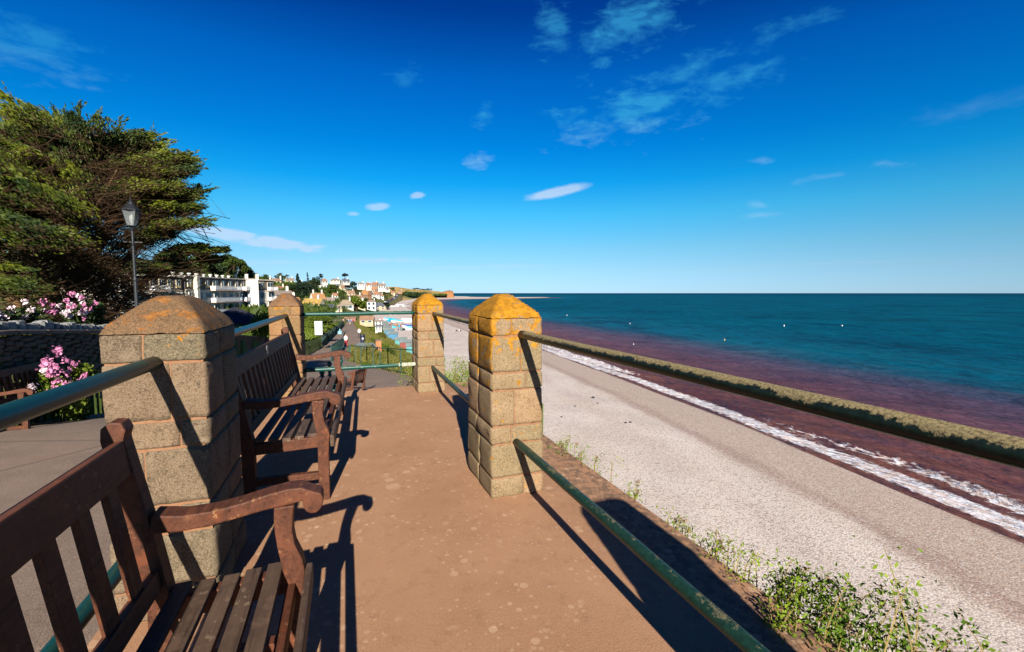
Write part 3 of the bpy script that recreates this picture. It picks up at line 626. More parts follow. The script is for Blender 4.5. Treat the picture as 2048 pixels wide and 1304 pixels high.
# ------------------------------------------------------------------ benches
def bench(label, Lb, loc, rz, nslat=14, plaque=False):
    root = empty('bench', loc, label, 'bench', 'slatted wooden park benches', rz)
    wd_, ws = M['wood'], M['wood_slat']; t = .058
    back = lambda z: -.095*max(0, (z-.40))/.55
    for y in (t/2, Lb-t/2):
        y0, y1 = y-t/2, y+t/2
        rp = [(-.035, 0), (.035, 0), (.035, .40), (.03+back(.66), .66), (.022+back(.93), .90), (.030+back(.93), .925), (.018+back(.93), .95), (-.012+back(.93), .953), (-.038+back(.93), .935), (-.040+back(.93), .90), (-.042+back(.66), .66), (-.035, .40)]
        MB().prism(rp, y0, y1).build('rear_post', wd_, root, bevel=.005)
        fp = [(.385, 0), (.448, 0), (.448, .30), (.452, .37), (.458, .41), (.450, .45), (.428, .50), (.420, .55), (.425, .61), (.43, .635), (.362, .635), (.360, .60), (.362, .55), (.368, .50), (.378, .45), (.385, .40)]
        MB().prism(fp, y0, y1).build('front_leg', wd_, root, bevel=.005)
        # arm: dips, rises, ends in a rolled scroll
        top = [(-.005, .668), (.08, .655), (.17, .656), (.26, .668), (.34, .684), (.41, .694), (.455, .693), (.492, .676)]
        sc_ = [(.490+.036*math.cos(a)+.004, .640+.040*math.sin(a)) for a in [R(q) for q in (40, 15, -15, -45, -75, -105, -135, -165, 170)]]
        bot = [(.44, .645), (.40, .640), (.33, .634), (.25, .622), (.17, .611), (.08, .606), (-.012, .612)]
        MB().prism(top+sc_+bot, y0-.006, y1+.006).build('armrest', wd_, root, bevel=.0055)
        MB().prism([(.03, .325), (.39, .340), (.39, .408), (.03, .392)], y-.022, y+.022).build('side_rail', wd_, root, bevel=.004)
        MB().bar((.03, y, .155), (.39, y, .155), .04, .045).build('side_stretcher', wd_, root, bevel=.003)
    MB().bar((back(.84)-.002, t, .845), (back(.84)-.002, Lb-t, .845), .036, .105, up=(-.17, 0, 1)).build('top_rail', wd_, root, bevel=.005)
    MB().bar((back(.47)+.004, t, .465), (back(.47)+.004, Lb-t, .465), .034, .06, up=(-.17, 0, 1)).build('lower_back_rail', wd_, root, bevel=.004)
    a = Vector((back(.48)-.001, 0, .49)); b = Vector((back(.80)-.001, 0, .80))
    for i in range(nslat):
        y = t+(Lb-2*t)*(i+.75)/(nslat+.5); o = MB().bar((a.x, 0, a.z), (b.x, 0, b.z), .052 if nslat < 16 else .045, .020, up=(1, 0, .17)).build('back_slat', wd_, root, bevel=.002, loc=(0, y, 0)) if i == 0 else None
        if i == 0: s0 = o
        else: o = s0.copy(); C.objects.link(o); o.location = (0, y, 0)
    for i in range(5):
        x = .062+.0735*i; zz = .400+.012*abs(i-2.2)/2+.008*(i/4.)
        MB().bar((x, .004+random.uniform(0, .012), zz), (x+random.uniform(-.002, .002), Lb-.004-random.uniform(0, .012), zz), .052, .022).build('seat_slat', ws, root, bevel=.0035)
    MB().bar((.425+.045, .01, .372), (.47, Lb-.01, .372), .026, .075).build('front_rail', ws, root, bevel=.008)
    MB().bar((.41, t, .345), (.41, Lb-t, .345), .03, .06).build('seat_bearer', wd_, root, bevel=.003)
    MB().box((.22, Lb/2, .362), (.36, .035, .045)).build('centre_bearer', wd_, root)
    if plaque: MB().box((back(.84)+.0185, Lb*.46, .85), (.004, .055, .075)).build('plaque', M['silver'], root, bevel=.001)
    return root
b2 = bench('farther wooden bench on the terrace with a small metal plaque on its back', 2.14, (-.572, 3.03, FL), R(-2.2), 15, True)
b1 = bench('nearest wooden bench in the left foreground, cut by the picture edge', 2.10, (-.540, -.485, FL), 0, 14); b1.scale = (.86, 1, .985)

# ------------------------------------------------------------------ vegetation generators
def cards(cent, size, up=None, aspect=.35, elong=None, jit=1.0, tri=False):
    """cent (n,3), size (n,), random oriented leaf quads (rhombs)"""
    n = len(cent); size = np.asarray(size).reshape(-1, 1)
    d = rng.normal(size=(n, 3))
    if elong is not None: d = d*jit+np.asarray(elong)
    d /= np.linalg.norm(d, axis=1, keepdims=True)+1e-9
    q = np.cross(d, rng.normal(size=(n, 3))); q /= np.linalg.norm(q, axis=1, keepdims=True)+1e-9
    a = cent-d*size*.5; b = cent+d*size*.5; m1 = cent+q*size*aspect*.5-d*size*.06; m2 = cent-q*size*aspect*.5-d*size*.06
    V = np.stack([a, m1, b, m2], 1).reshape(-1, 3); F = np.arange(4*n).reshape(n, 4); return V, F
def blob_points(n, c, rad, shell=.55):
    p = rng.normal(size=(n, 3)); p /= np.linalg.norm(p, axis=1, keepdims=True); p *= (shell+(1-shell)*rng.random((n, 1)))
    return p*np.asarray(rad)+np.asarray(c)
class Fol:
    def __init__(s): s.V = []; s.F = []; s.n = 0
    def add(s, V, F): s.V.append(V); s.F.append(F+s.n); s.n += len(V)
    def build(s, name, mat, parent=None): return tag(np_mesh(name, np.vstack(s.V), np.vstack(s.F), mat, parent), kind='stuff')
def tree(name, loc, h, w, mat, label, group=None, nlobe=9, leaves=420, lsz=None, trunkf=.3, kind='round', cat='tree', tm=None):
    rd = random.Random(hash((round(loc[0], 1), round(h, 2))) & 0xffff)
    root = empty(name, loc, label, cat, group)
    th = h*trunkf; lsz = lsz or w*.10
    mb = MB(); mb.tube([(0, 0, -.5), (.05*w, 0, th), (0, .03*w, h*.75)], [w*.045, w*.035, w*.01], 6)
    for i in range(4):
        a = rd.uniform(0, 6.28); mb.tube([(0, 0, th*.9), (math.cos(a)*w*.3, math.sin(a)*w*.3, h*.66)], [w*.022, w*.006], 5)
    mb.build('trunk', tm or M['bark'], root)
    f = Fol()
    for i in range(nlobe):
        if kind == 'round':
            a = rd.uniform(0, 6.28); zz = rd.uniform(0, 1); rr = w*.5*math.sqrt(max(0.05, 1-(zz*1.0)**2))*rd.uniform(.45, .78)
            c = (math.cos(a)*rr, math.sin(a)*rr, th+(h-th)*(.12+.70*zz)); r = w*rd.uniform(.15, .27); rad = (r, r, r*.75)
        elif kind == 'cone':
            zz = (i+.5)/nlobe; rr = w*.5*(1-zz)*.6; a = rd.uniform(0, 6.28); c = (math.cos(a)*rr, math.sin(a)*rr, th*.5+(h-th*.5)*zz); r = w*.5*(1-zz)*.7+w*.06; rad = (r, r, h/nlobe*.9)
        else:   # flat-topped pine
            a = rd.uniform(0, 6.28); rr = w*.42*rd.random()**.5; c = (math.cos(a)*rr, math.sin(a)*rr, h*rd.uniform(.72, .93)); r = w*rd.uniform(.14, .22); rad = (r, r, r*.4)
        n = leaves; pts = blob_points(n, c, rad, .5); V, F = cards(pts, rng.uniform(.6, 1.3, n)*lsz, aspect=.7); f.add(V, F)
    f.build('crown', mat, root); return root

M['pad_shade'] = plain('cypress_pad_shade', (.035, .022, .010), .95, .1, .4, 3)  # dark brown that paints shade on the undersides of the cypress pads
# big cypress ------------------------------------------------------
def big_cypress():
    D0 = 18.0; base = P(150, 640, D0); base.z = -1.2
    root = empty('cypress_tree', base, 'big wind-shaped cypress with bare brown underside rising behind the garden wall', 'tree')
    rt = ray(1024, 652).cross(Vector((0, 0, 1))).normalized(); fw = Vector((0, 0, 1)).cross(rt)
    vb = P(150, 586, D0); view = Vector((vb.x, vb.y, 0)).normalized(); right = Vector((view.y, -view.x, 0))
    def W3(px, py, dep=0):
        p = P(px, py, D0+dep); return p-base
    outline = [(-260, 270), (-190, 240), (-120, 222), (-60, 212), (0, 216), (24, 202), (42, 188), (80, 213), (108, 236), (116, 220), (135, 240), (156, 228), (183, 238), (223, 250), (243, 270), (270, 268), (303, 260), (319, 281), (355, 300), (385, 308), (371, 328), (401, 368), (380, 380), (387, 400), (393, 430), (338, 446), (312, 462)]
    f = Fol(); fd = Fol(); tw = MB(); tb = MB()
    c0 = (150, 560)
    pads = []
    for i, (x, y) in enumerate(outline): pads.append((x, y, rng.uniform(-1.2, 1.2), 1.0))
    def inside(x, y):
        n = len(outline); pts = outline+[(310, 520), (120, 560), (-260, 560)]; c = False; m = len(pts)
        for i in range(m):
            x1, y1 = pts[i]; x2, y2 = pts[(i+1) % m]
            if (y1 > y) != (y2 > y) and x < (x2-x1)*(y-y1)/(y2-y1)+x1: c = not c
        return c
    # shell of pads: the closer to the outline, the denser
    tries = 0
    while len(pads) < 105 and tries < 9000:
        tries += 1; x = rng.uniform(-250, 390); y = rng.uniform(190, 500)
        if not inside(x, y): continue
        dmin = min(math.hypot(x-a, y-b) for a, b in outline)
        if x > 60:
            lim = 118 if x < 250 else 100
            if dmin > lim: continue
            if y > 330+.30*x and x < 320: continue
        else:
            if y > 372: continue
        dep = rng.uniform(-1, 1)*math.sqrt(max(0, dmin/55))*1.5
        if dep > 0: dep *= 1.2
        pads.append((x, y, dep, rng.uniform(.7, 1.15)))
    pads += [(425, 487, -.3, .75), (395, 482, 0, .6), (445, 486, -.2, .4), (440, 505, .2, .45), (385, 515, .3, .55), (355, 500, 0, .5), (370, 490, .4, .6), (345, 520, -.3, .4),
             (-30, 420, -2.5, 1.3), (-60, 520, -2.2, 1.2), (10, 500, -2.0, .4), (60, 345, -2.6, 1.2), (0, 400, -2.8, 1.3)]
    for (x, y, dep, s) in pads:
        s *= .9; c = W3(x, y+13+max(0, 150-x)*.16, dep); 
        out = right*((x-150)/300.)+Vector((0, 0, (560-y)/520.+.1)); out = Vector((out.x, out.y, out.z*.32)).normalized()
        long = Vector((out.x, out.y, out.z)).normalized()
        tip = c
        ln = 1.15*s; nsub = 7
        la = np.array(long)
        for k in range(13):
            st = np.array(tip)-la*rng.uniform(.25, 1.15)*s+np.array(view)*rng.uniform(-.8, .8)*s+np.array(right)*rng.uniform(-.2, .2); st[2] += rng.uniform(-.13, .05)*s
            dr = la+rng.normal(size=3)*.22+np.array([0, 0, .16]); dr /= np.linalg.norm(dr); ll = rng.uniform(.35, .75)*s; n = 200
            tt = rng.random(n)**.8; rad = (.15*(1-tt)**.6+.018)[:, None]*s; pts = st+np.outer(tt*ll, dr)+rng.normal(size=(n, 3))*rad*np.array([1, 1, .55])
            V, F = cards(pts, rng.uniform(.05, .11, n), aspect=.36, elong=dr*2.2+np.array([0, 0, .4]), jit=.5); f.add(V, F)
            q = rng.normal(size=(40, 3))*np.array([.16*s, .16*s, .04*s])+st+dr*ll*.25; q[:, 2] -= .12*s; V, F = cards(q, rng.uniform(.06, .16, 40), aspect=.28, elong=dr*1.5, jit=.7); fd.add(V, F)  # dark cards added below each tuft so the pad underside looks shaded
        # spiky tip sprays
        for k in range(14):
            st = np.array(tip+long*ln*rng.uniform(-.35, .2)+view*(rng.uniform(-1, 1)*.7*s)); dr = np.array(long)+rng.normal(size=3)*.28+np.array([0, 0, .16]); dr /= np.linalg.norm(dr)
            m = 16; tt = rng.random((m, 1)); pts = st+dr*tt*.42*s+rng.normal(size=(m, 3))*.035*(1-tt*.7)
            V, F = cards(pts, rng.uniform(.07, .14, m), aspect=.3, elong=dr*2.4, jit=.45); f.add(V, F)
    f.build('crown', M['cypress'], root); fd.build('underside_shade', M['pad_shade'], root)
    # trunks and limbs
    roots = [(125, 650), (150, 650), (60, 655), (215, 650)]
    def limb(pts, r0, r1, mbx, n=6):
        k = len(pts)*4; P3 = [W3(*p) for p in pts]; q = []
        for i in range(len(P3)-1):
            a, b, c, d = (P3[max(0, min(len(P3)-1, j))] for j in (i-1, i, i+1, i+2))
            for t in (0, .25, .5, .75): q.append(.5*((2*b)+(c-a)*t+(2*a-5*b+4*c-d)*t*t+(3*b-a-3*c+d)*t**3))
        q.append(P3[-1]); m = len(q)
        mbx.tube(q, [r0+(r1-r0)*i/(m-1) for i in range(m)], n); return q
    L_ = [limb([(128, 648, 0), (108, 590, -.4), (60, 520, -.8), (38, 470, -.8), (30, 420, -1)], .17, .07, tb), limb([(38, 480, -.8), (20, 400, -1.2), (-30, 330, -1)], .08, .03, tb),
          limb([(135, 650, .2), (150, 560, .4), (190, 490, .2), (240, 420, 0), (262, 400, -.2), (270, 340, 0)], .16, .04, tb), limb([(150, 600, .5), (120, 500, .8), (130, 380, .6), (110, 280, .4)], .15, .04, tb),
          limb([(215, 650, .4), (205, 590, .2), (250, 520, 0), (310, 470, .1), (350, 440, 0)], .13, .03, tb), limb([(215, 640, .4), (290, 560, .2), (350, 530, .1), (375, 500, 0), (420, 490, -.2)], .10, .025, tb),
          limb([(160, 560, .3), (220, 470, .8), (300, 400, .6), (340, 380, .4)], .09, .02, tb), limb([(60, 655, .2), (10, 570, .3), (-60, 480, .5), (-150, 400, .5)], .16, .05, tb), limb([(100, 585, -.5), (140, 480, -1.2), (200, 400, -1.3), (240, 330, -1)], .08, .02, tb)]
    tb.build('limbs', M['bark'], root, smooth=True)
    # masses of bare twigs sweeping up and outwards
    lines = []
    for q in L_: lines += q
    TV = []; TF = []; nv = 0
    for i in range(3800):
        p = lines[rng.integers(len(lines))].copy(); p += Vector(rng.normal(size=3)*.5)
        px_ = rng.uniform(-.3, 1.0); a = R(rng.uniform(-8, 62) if px_ > 0 else rng.uniform(100, 175))
        dr = right*math.cos(a)+Vector((0, 0, math.sin(a)))*.8+view*rng.uniform(-.7, .7); dr.normalize(); l = rng.uniform(.7, 2.3); r = rng.uniform(.006, .016)
        pts = []; cur = p.copy()
        for k in range(5): pts.append(cur.copy()); cur += dr*l/4; dr = (dr+Vector(rng.normal(size=3))*.16+Vector((0, 0, .06))).normalized()
        if pts[-1].z+base.z < -1.4: continue
        w_ = pts[-1]+base; fz = w_.x*math.sin(PSI)+w_.y*math.cos(PSI); ex = 1024+910*(w_.x*math.cos(PSI)-w_.y*math.sin(PSI))/fz; ey = 586-910*w_.z/fz
        if ex > 440 or (ey < 520 and not inside(ex-12, ey-14)): continue
        s_ = view.cross(dr).normalized()
        for off_ in (s_, (s_*.3+view).normalized()):
            vv = []
            for k, q in enumerate(pts): rr = r*(1-k/4.6); vv += [q-off_*rr, q+off_*rr]
            TV += [tuple(v) for v in vv]; TF += [(nv+2*k, nv+2*k+1, nv+2*k+3, nv+2*k+2) for k in range(4)]; nv += len(vv)
        if i % 2 == 0:
            for m_ in range(3):
                q = pts[rng.integers(1, 5)]; dd = (dr+Vector(rng.normal(size=3))*.6).normalized()*rng.uniform(.25, .7); w_ = Vector((0, 0, .006))
                TV += [tuple(q-w_), tuple(q+w_), tuple(q+dd+w_*.4), tuple(q+dd-w_*.4)]; TF.append((nv, nv+1, nv+2, nv+3)); nv += 4
    o = np_mesh('twigs', np.array(TV), np.array(TF), M['twig'], root); tag(o, kind='stuff')
    # interior darkening comes from the dark brown cards under the pads
    return root
big_cypress()

# ------------------------------------------------------------------ garden wall with individual stones
def wall_stone_mesh(seed):
    rd = random.Random(seed); bm = bmesh.new(); bmesh.ops.create_cube(bm, size=1)
    bmesh.ops.bevel(bm, geom=bm.edges[:], offset=.16, segments=1, affect='EDGES')
    for v in bm.verts: v.co += Vector((rd.uniform(-.07, .07), rd.uniform(-.06, .06), rd.uniform(-.08, .08)))
    me = bpy.data.meshes.new('stone'); bm.to_mesh(me); bm.free(); return me
t_ = NT('wall_rubble', .9, .2); r_ = t_.rnd(); p_ = t_.pos(); t_.bump(t_.noise(p_, 50, 4), .6, .01)
M['rubble'] = t_.col(t_.mix(t_.step(t_.noise(p_, 14, 4), .35, .65), t_.ramp(r_, [(0, (.10, .055, .032)), (.35, (.17, .105, .06)), (.7, (.21, .13, .08)), (1, (.13, .09, .065))]), (.12, .08, .055)))
M['wall_mortar'] = plain('wall_mortar', (.12, .075, .05), .95, .1, .3, 8)
M['coping'] = plain('wall_coping', (.17, .125, .10), .9, .2, .3, 9)
M['quartz'] = plain('white_wall_stones', (.17, .175, .17), .6, .3, .4, 12)
wall = empty('garden_wall', (-4.9, 8, -2.3), 'dark rubble stone garden wall with flat coping along the landward side of the path', 'wall')
def W_(p): return (p[0]+4.9, p[1]-8, p[2]+2.3)
ys_ = [-24, 0, 5, 8, 10, 12, 14, 16, 20, 24, 28, 34]
mb = MB(); mc = MB()
for a, b in zip(ys_[:-1], ys_[1:]):
    xa, xb = float(XL(a))-.14, float(XL(b))-.14
    for q, (lo, hi, h) in ((mb, (-.6, 0, .10)),):
        za0, zb0, za, zb = float(pathz(a))-.6, float(pathz(b))-.6, float(walltop(a))-.08, float(walltop(b))-.08
        vs = [W_(v) for v in ((xa-.16, a, za0), (xa+.10, a, za0), (xb+.10, b, zb0), (xb-.16, b, zb0), (xa-.16, a, za), (xa+.10, a, za), (xb+.10, b, zb), (xb-.16, b, zb))]
        mb.add(vs, [(3, 2, 1, 0), (4, 5, 6, 7), (0, 1, 5, 4), (1, 2, 6, 5), (2, 3, 7, 6), (3, 0, 4, 7)])
mb.build('wall_core', M['wall_mortar'], wall)
y = -6.0; 
while y < 34:
    l = random.uniform(.55, .8); z = float(walltop(y+l/2)); x = float(XL(y+l/2))-.14; sl = (float(walltop(y+l))-float(walltop(y)))/l
    MB().bar((x-.03, y+.006-8, z-.035-sl*l/2+2.3), (x-.03, y+l-.006-8, z-.035+sl*l/2+2.3), .36, .075).build('coping_stone', M['coping'], wall, bevel=.012, seg=1, loc=(4.9, 0, 0)); y += l
pro = [wall_stone_mesh(i) for i in range(9)]
for m_ in pro: m_.materials.append(M['rubble'])
spots = []; 
y0, y1 = 7.2, 17.5; row = 0; z = -1.9
while z < 1.75:
    h = random.uniform(.06, .115); y = y0+random.uniform(0, .2)
    while y < y1:
        l = random.uniform(.12, .34); zb = float(pathz(y)); zz = zb+z+1.9*0; top = float(walltop(y))-.08
        base_ = float(pathz(y)); za = base_+(z+1.9)
        if za+h < top: spots.append((y+l/2, za+h/2, l, h))
        y += l+.012
    z += h+.010
spots.sort(key=lambda s: (s[0] > 15, -s[1] if s[0] < 15 else 0)); random.Random(4).shuffle(spots)
near = sorted(spots, key=lambda s: math.hypot(s[0]-9.8, (s[1]+1.2)*2))
big = MB()
for i, (y, zc, l, h) in enumerate(near):
    x = float(XL(y))-.14+.10; me = pro[i % 9]; dx = random.uniform(-.008, .022)
    if i < 295:
        o = bpy.data.objects.new('stone', me); C.objects.link(o); o.parent = wall; o.location = W_((x+dx, y, zc)); o.scale = (.09, l, h)
    else:
        for_v = [(v.co.x*.09+x+dx, v.co.y*l+y, v.co.z*h+zc) for v in me.vertices]
        big.add([W_(v) for v in for_v], [tuple(p.vertices) for p in me.polygons])
o = big.build('rubble_face', M['rubble'], wall); tag(o, kind='stuff')
# row of upright white stones on the coping
y = 6.8; i = 0
while y < 13.6:
    w = random.uniform(.13, .22); me = pro[i % 9].copy(); me.materials.clear(); me.materials.append(M['quartz'])
    o = bpy.data.objects.new('crest_stone', me); C.objects.link(o); o.parent = wall; h = random.uniform(.10, .19)
    o.location = W_((float(XL(y))-.2, y, float(walltop(y))+h*.42)); o.scale = (.16, w, h); o.rotation_euler = (random.uniform(-.2, .2), 0, random.uniform(-.3, .3)); y += w+.03; i += 1
# roses ------------------------------------------------------------
def rose(loc, rad, nl, nf, label, pale=.5, lm='rose_leaf'):
    root = empty('rose_bush', loc, label, 'rose bush'); f = Fol()
    for i in range(9):
        c = rng.uniform(-.7, .7, 3)*np.array(rad); pts = blob_points(nl//9, c, np.array(rad)*.45, .2); V, F = cards(pts, rng.uniform(.045, .085, len(pts)), aspect=.65); f.add(V, F)
    f.build('foliage', M[lm], root)
    mb = MB()
    for i in range(14):
        a = rng.uniform(-.8, .8, 3)*np.array(rad); mb.tube([(a[0]*.2, a[1]*.2, -rad[2]-.3), (a[0]*.7, a[1]*.7, 0), tuple(a*1.1+np.array([0, 0, .1]))], [.01, .007, .004], 4)
    tag(mb.build('stems', M['rose_leaf'], root), kind='stuff')
    for mname, frac in (('rose_pink', 1-pale), ('rose_pale', pale)):
        f = Fol(); k = max(1, int(nf*frac))
        for i in range(k):
            d = rng.normal(size=3); d /= np.linalg.norm(d); d[0] = abs(d[0])*.9; d[1] = -abs(d[1]); d[2] = d[2]*.6+.45; c = d*np.array(rad)*np.array([1, 1.35, 1.25])*rng.uniform(.6, 1.15)
            pts = rng.normal(size=(26, 3))*.024+c; V, F = cards(pts, rng.uniform(.035, .06, 26), aspect=.9); f.add(V, F)
        f.build('blooms', M[mname], root)
rose((-5.5, 12.7, -.50), (.35, 1.0, .36), 5200, 26, 'pink rose bush standing above the garden wall right of the pale roses', .45)
rose((-5.6, 10.8, -.45), (.35, 1.1, .22), 5600, 20, 'paler pink rose bush above the garden wall nearer the left picture edge', .8)
rose((-4.35, 9.3, -1.62), (.38, .62, .50), 6000, 34, 'pink shrub in front of the garden wall at the left picture edge', .15, 'bright_bush')
rose((-5.9, 8.6, -.35), (.4, .8, .24), 3600, 8, 'dark leafy rose bush with few blooms on the wall at the far left', .7)
def bush(loc, rad, mat, label, n=4500, lsz=.09, cat='bush', group=None, name='bush', lobes=8):
    root = empty(name, loc, label, cat, group); f = Fol()
    for i in range(lobes):
        d = rng.normal(size=3); d /= np.linalg.norm(d); d[2] = abs(d[2])*.8; c = d*np.array(rad)*.55; pts = blob_points(n//lobes, c, np.array(rad)*.55, .55); V, F = cards(pts, rng.uniform(.6, 1.3, len(pts))*lsz, aspect=.6); f.add(V, F)
    f.build('foliage', M[mat], root)
    MB().tube([(0, 0, -rad[2]*.6-.5), (0, 0, 0), (rad[0]*.2, 0, rad[2]*.7)], [.05*rad[2], .04*rad[2], .01], 5).build('stem', M['bark'], root); return root
# ------------------------------------------------------------------ lamp post on the wall side
lp = empty('street_lamp', (-5.21, 14.75, -.85), 'black street lamp with a glass lantern in front of the big cypress', 'street lamp'); lp.scale = (.92, .92, .97)
mb = MB(); mb.lathe((0, 0, 0), [(.09, -1.0), (.09, .1), (.075, .25), (.05, .32), (.042, 1.2), (.055, 1.22), (.055, 1.26), (.038, 1.3), (.034, 2.55), (.06, 2.58), (.07, 2.62), (.03, 2.66)], 12); mb.build('post', M['metal_black'], lp, smooth=False)
MB().bar((-.22, 0, 2.25), (.22, 0, 2.25), .02, .02).build('ladder_bar', M['metal_black'], lp)
t_ = NT('lantern_glass', .08, .6); t_.b.inputs['Transmission Weight'].default_value = .75; t_.b.inputs['Alpha'].default_value = .55; M['glass_l'] = t_.col((.55, .6, .62))
zb = 2.66
for a in range(4):
    c, s_ = math.cos(a*math.pi/2), math.sin(a*math.pi/2); q = lambda x, y, z: (x*c-y*s_, x*s_+y*c, z)
    me = MB().add([q(-.085, -.085, zb+.03), q(.085, -.085, zb+.03), q(.155, -.155, zb+.42), q(-.155, -.155, zb+.42), q(-.083, -.080, zb+.03), q(.083, -.080, zb+.03), q(.153, -.15, zb+.42), q(-.153, -.15, zb+.42)], [(0, 1, 2, 3), (7, 6, 5, 4), (0, 3, 7, 4), (1, 5, 6, 2), (0, 4, 5, 1), (3, 2, 6, 7)]).build('glass_pane', M['glass_l'], lp)
    MB().bar(q(-.09, -.09, zb+.02), q(-.162, -.162, zb+.43), .014, .014).build('frame_bar', M['metal_black'], lp)
MB().lathe((0, 0, zb), [(.06, .0), (.12, .0), (.12, .03), (.05, .035)], 4).build('lantern_base', M['metal_black'], lp)
MB().lathe((0, 0, zb), [(.235, .425), (.22, .455), (.12, .56), (.075, .60), (.075, .65), (.03, .68), (.02, .73), (.006, .79)], 8).build('lantern_roof', M['metal_black'], lp)
MB().lathe((0, 0, zb), [(.02, .06), (.03, .12), (.055, .2), (.05, .28), (.02, .32)], 8).build('lamp_bulb', M['white_paint'], lp)

# ------------------------------------------------------------------ terrace-edge weeds
def stem_plant(loc, h, nst, nleaf, label, lean=(.2, -.1), lsz=.05, seedhead=.3, group='weeds growing over the seaward terrace edge', spread=.1):
    root = empty('weed', loc, label, 'plant', group); st = MB(); f = Fol(); sd_ = Fol(); hs = 0
    for i in range(nst):
        a = rng.uniform(0, 6.28); hh = h*rng.uniform(.5, 1.1); bx, by = rng.normal(0, spread), rng.normal(0, spread*1.4); lx, ly = lean[0]*hh+rng.normal(0, .16)*hh, lean[1]*hh+rng.normal(0, .2)*hh
        pts = [Vector((bx, by, -.15)), Vector((bx+lx*.25, by+ly*.25, hh*.45)), Vector((bx+lx*.7, by+ly*.7, hh*.8)), Vector((bx+lx*1.1, by+ly*1.1, hh))]
        st.tube(pts, [.0035, .003, .002, .001], 3, cap=False)
        n = max(6, nleaf//nst); t = rng.random(n); p0 = np.array([[*pts[0]], [*pts[1]], [*pts[2]], [*pts[3]]]); tt = t*3; k = np.minimum(tt.astype(int), 2); fr = (tt-k)[:, None]
        c = p0[k]*(1-fr)+p0[k+1]*fr+rng.normal(size=(n, 3))*np.array([.026, .026, .012])*(1+h)
        V, F = cards(c, rng.uniform(.5, 1.25, n)*lsz, aspect=.42, elong=(0, 0, .35), jit=1); f.add(V, F)
        if rng.random() < seedhead:
            c = np.array(pts[3])+np.outer(rng.uniform(-.22, .03, 22), np.array([lx/hh*.8, ly/hh*.8, 1]))*hh*.9+rng.normal(size=(22, 3))*.007; V, F = cards(c, rng.uniform(.008, .018, 22), aspect=.6); sd_.add(V, F); hs = 1
    tag(st.build('stems', M['edge_stem'], root), kind='stuff'); f.build('leaves', M['edge_leaf'], root)
    if hs: sd_.build('seed_heads', M['seed'], root)
    return root
words = ['tall leafy weed with an upright shoot at the bottom right of the terrace edge', 'bushy green weed filling the bottom edge beside the terrace', 'spreading green weed at the bottom right corner']
#  (px,py of base, height, stems, leaves)
WE = [(1995, 1330, .40, 16, 700, 'leafy green weed low at the bottom right corner over the shingle'), (1870, 1330, .34, 20, 1000, 'dense green weed clump at the bottom edge below the tall upright shoot'),
      (1760, 1330, .46, 12, 520, 'tall weed with an upright leafy shoot standing over the shingle near the bottom edge'), (1690, 1290, .30, 18, 900, 'bushy green weed spilling past the terrace corner at the bottom'),
      (1610, 1235, .30, 16, 800, 'bright green weed with a dark seed stalk at the terrace edge'), (1550, 1190, .22, 13, 500, 'fine-leaved weed in the middle of the seaward edge below a trailing shoot'),
      (1470, 1125, .26, 10, 260, 'airy trailing weed reaching over the shingle from the terrace edge'), (1400, 1085, .14, 9, 200, 'low weed tuft on the terrace edge beside the pillar shadow'),
      (1345, 1040, .15, 8, 150, 'small tuft with pinkish stalks on the terrace edge above the pillar shadow'), (1255, 975, .11, 7, 110, 'tiny green tuft on the terrace edge halfway to the lichen pillar'),
      (1170, 915, .16, 10, 170, 'green tuft with dry stalks on the terrace edge right of the lichen pillar'), (1125, 885, .17, 12, 260, 'green and brown tuft just right of the near lichen pillar')]
for (px, py, h, ns, nl, lb) in WE:
    v = ray(px, py); k = 1.72/v.x; loc = Vector((1.74, v.y*k, FL-.06)); 
    if py > 1304: loc = Vector((1.78+(px-1690)*.0008, max(.45, v.y*k), FL-.12))
    stem_plant(loc, h*(.50 if nl != 520 else .9), ns, int(nl*(1.7 if px < 1800 else .9)), lb, lsz=.021 if py < 1200 else .025, spread=.09 if ns > 9 else .05, lean=(.35, .05))
# more weeds at the far end between the two seaward pillars
for i, (x, y, h) in enumerate([(1.2, 6.9, .50), (1.55, 7.1, .55), (1.9, 7.0, .55), (1.85, 6.3, .35)]):
    stem_plant((x, y, FL-.32), h, 26, 1800, ['grassy weeds beyond the terrace end, leftmost between the seaward pillars', 'grassy weeds beyond the terrace end, in the middle between the seaward pillars', 'grassy weeds beyond the terrace end against the near lichen pillar', 'low weeds at the far seaward corner of the terrace'][i], lean=(.1, 0), lsz=.035, seedhead=.6, spread=.18)
MB().box((1.95, 7.4, FL-1.4), (1.9, 1.8, 1.9)).build('terrace_bank', M['terrain'])['kind'] = 'structure'
# ------------------------------------------------------------------ slope vegetation (nobody could count it)
def veg_patch(name, fn, n, hmin, hmax, mat, wid=.06, lean=.3):
    P0 = fn(n); n = len(P0); h = rng.uniform(hmin, hmax, n); d = rng.normal(size=(n, 3))*lean; d[:, 2] = 1; d /= np.linalg.norm(d, axis=1, keepdims=True)
    s_ = rng.normal(size=(n, 3)); s_[:, 2] = 0; s_ /= np.linalg.norm(s_, axis=1, keepdims=True); w = (wid*rng.uniform(.5, 1.5, n))[:, None]
    V = np.stack([P0-s_*w*.5, P0+s_*w*.5, P0+d*h[:, None]*.6+s_*w*.6, P0+d*h[:, None]], 1).reshape(-1, 3); F = np.arange(4*n).reshape(n, 4)
    return tag(np_mesh(name, V, F, M[mat]), kind='stuff')
def slope_pts(n):
    Y = np.exp(rng.uniform(math.log(20), math.log(210), n)); t = rng.random(n); X = XR(Y)+.15+(XT(Y)-XR(Y)+.8)*t
    z = Hgt(X, Y); c = mnoise; bumpy = .5*np.sin(X*.9+Y*.3)*np.sin(Y*.23-X*.4); return np.stack([X, Y, z-.1+.0*bumpy], -1)
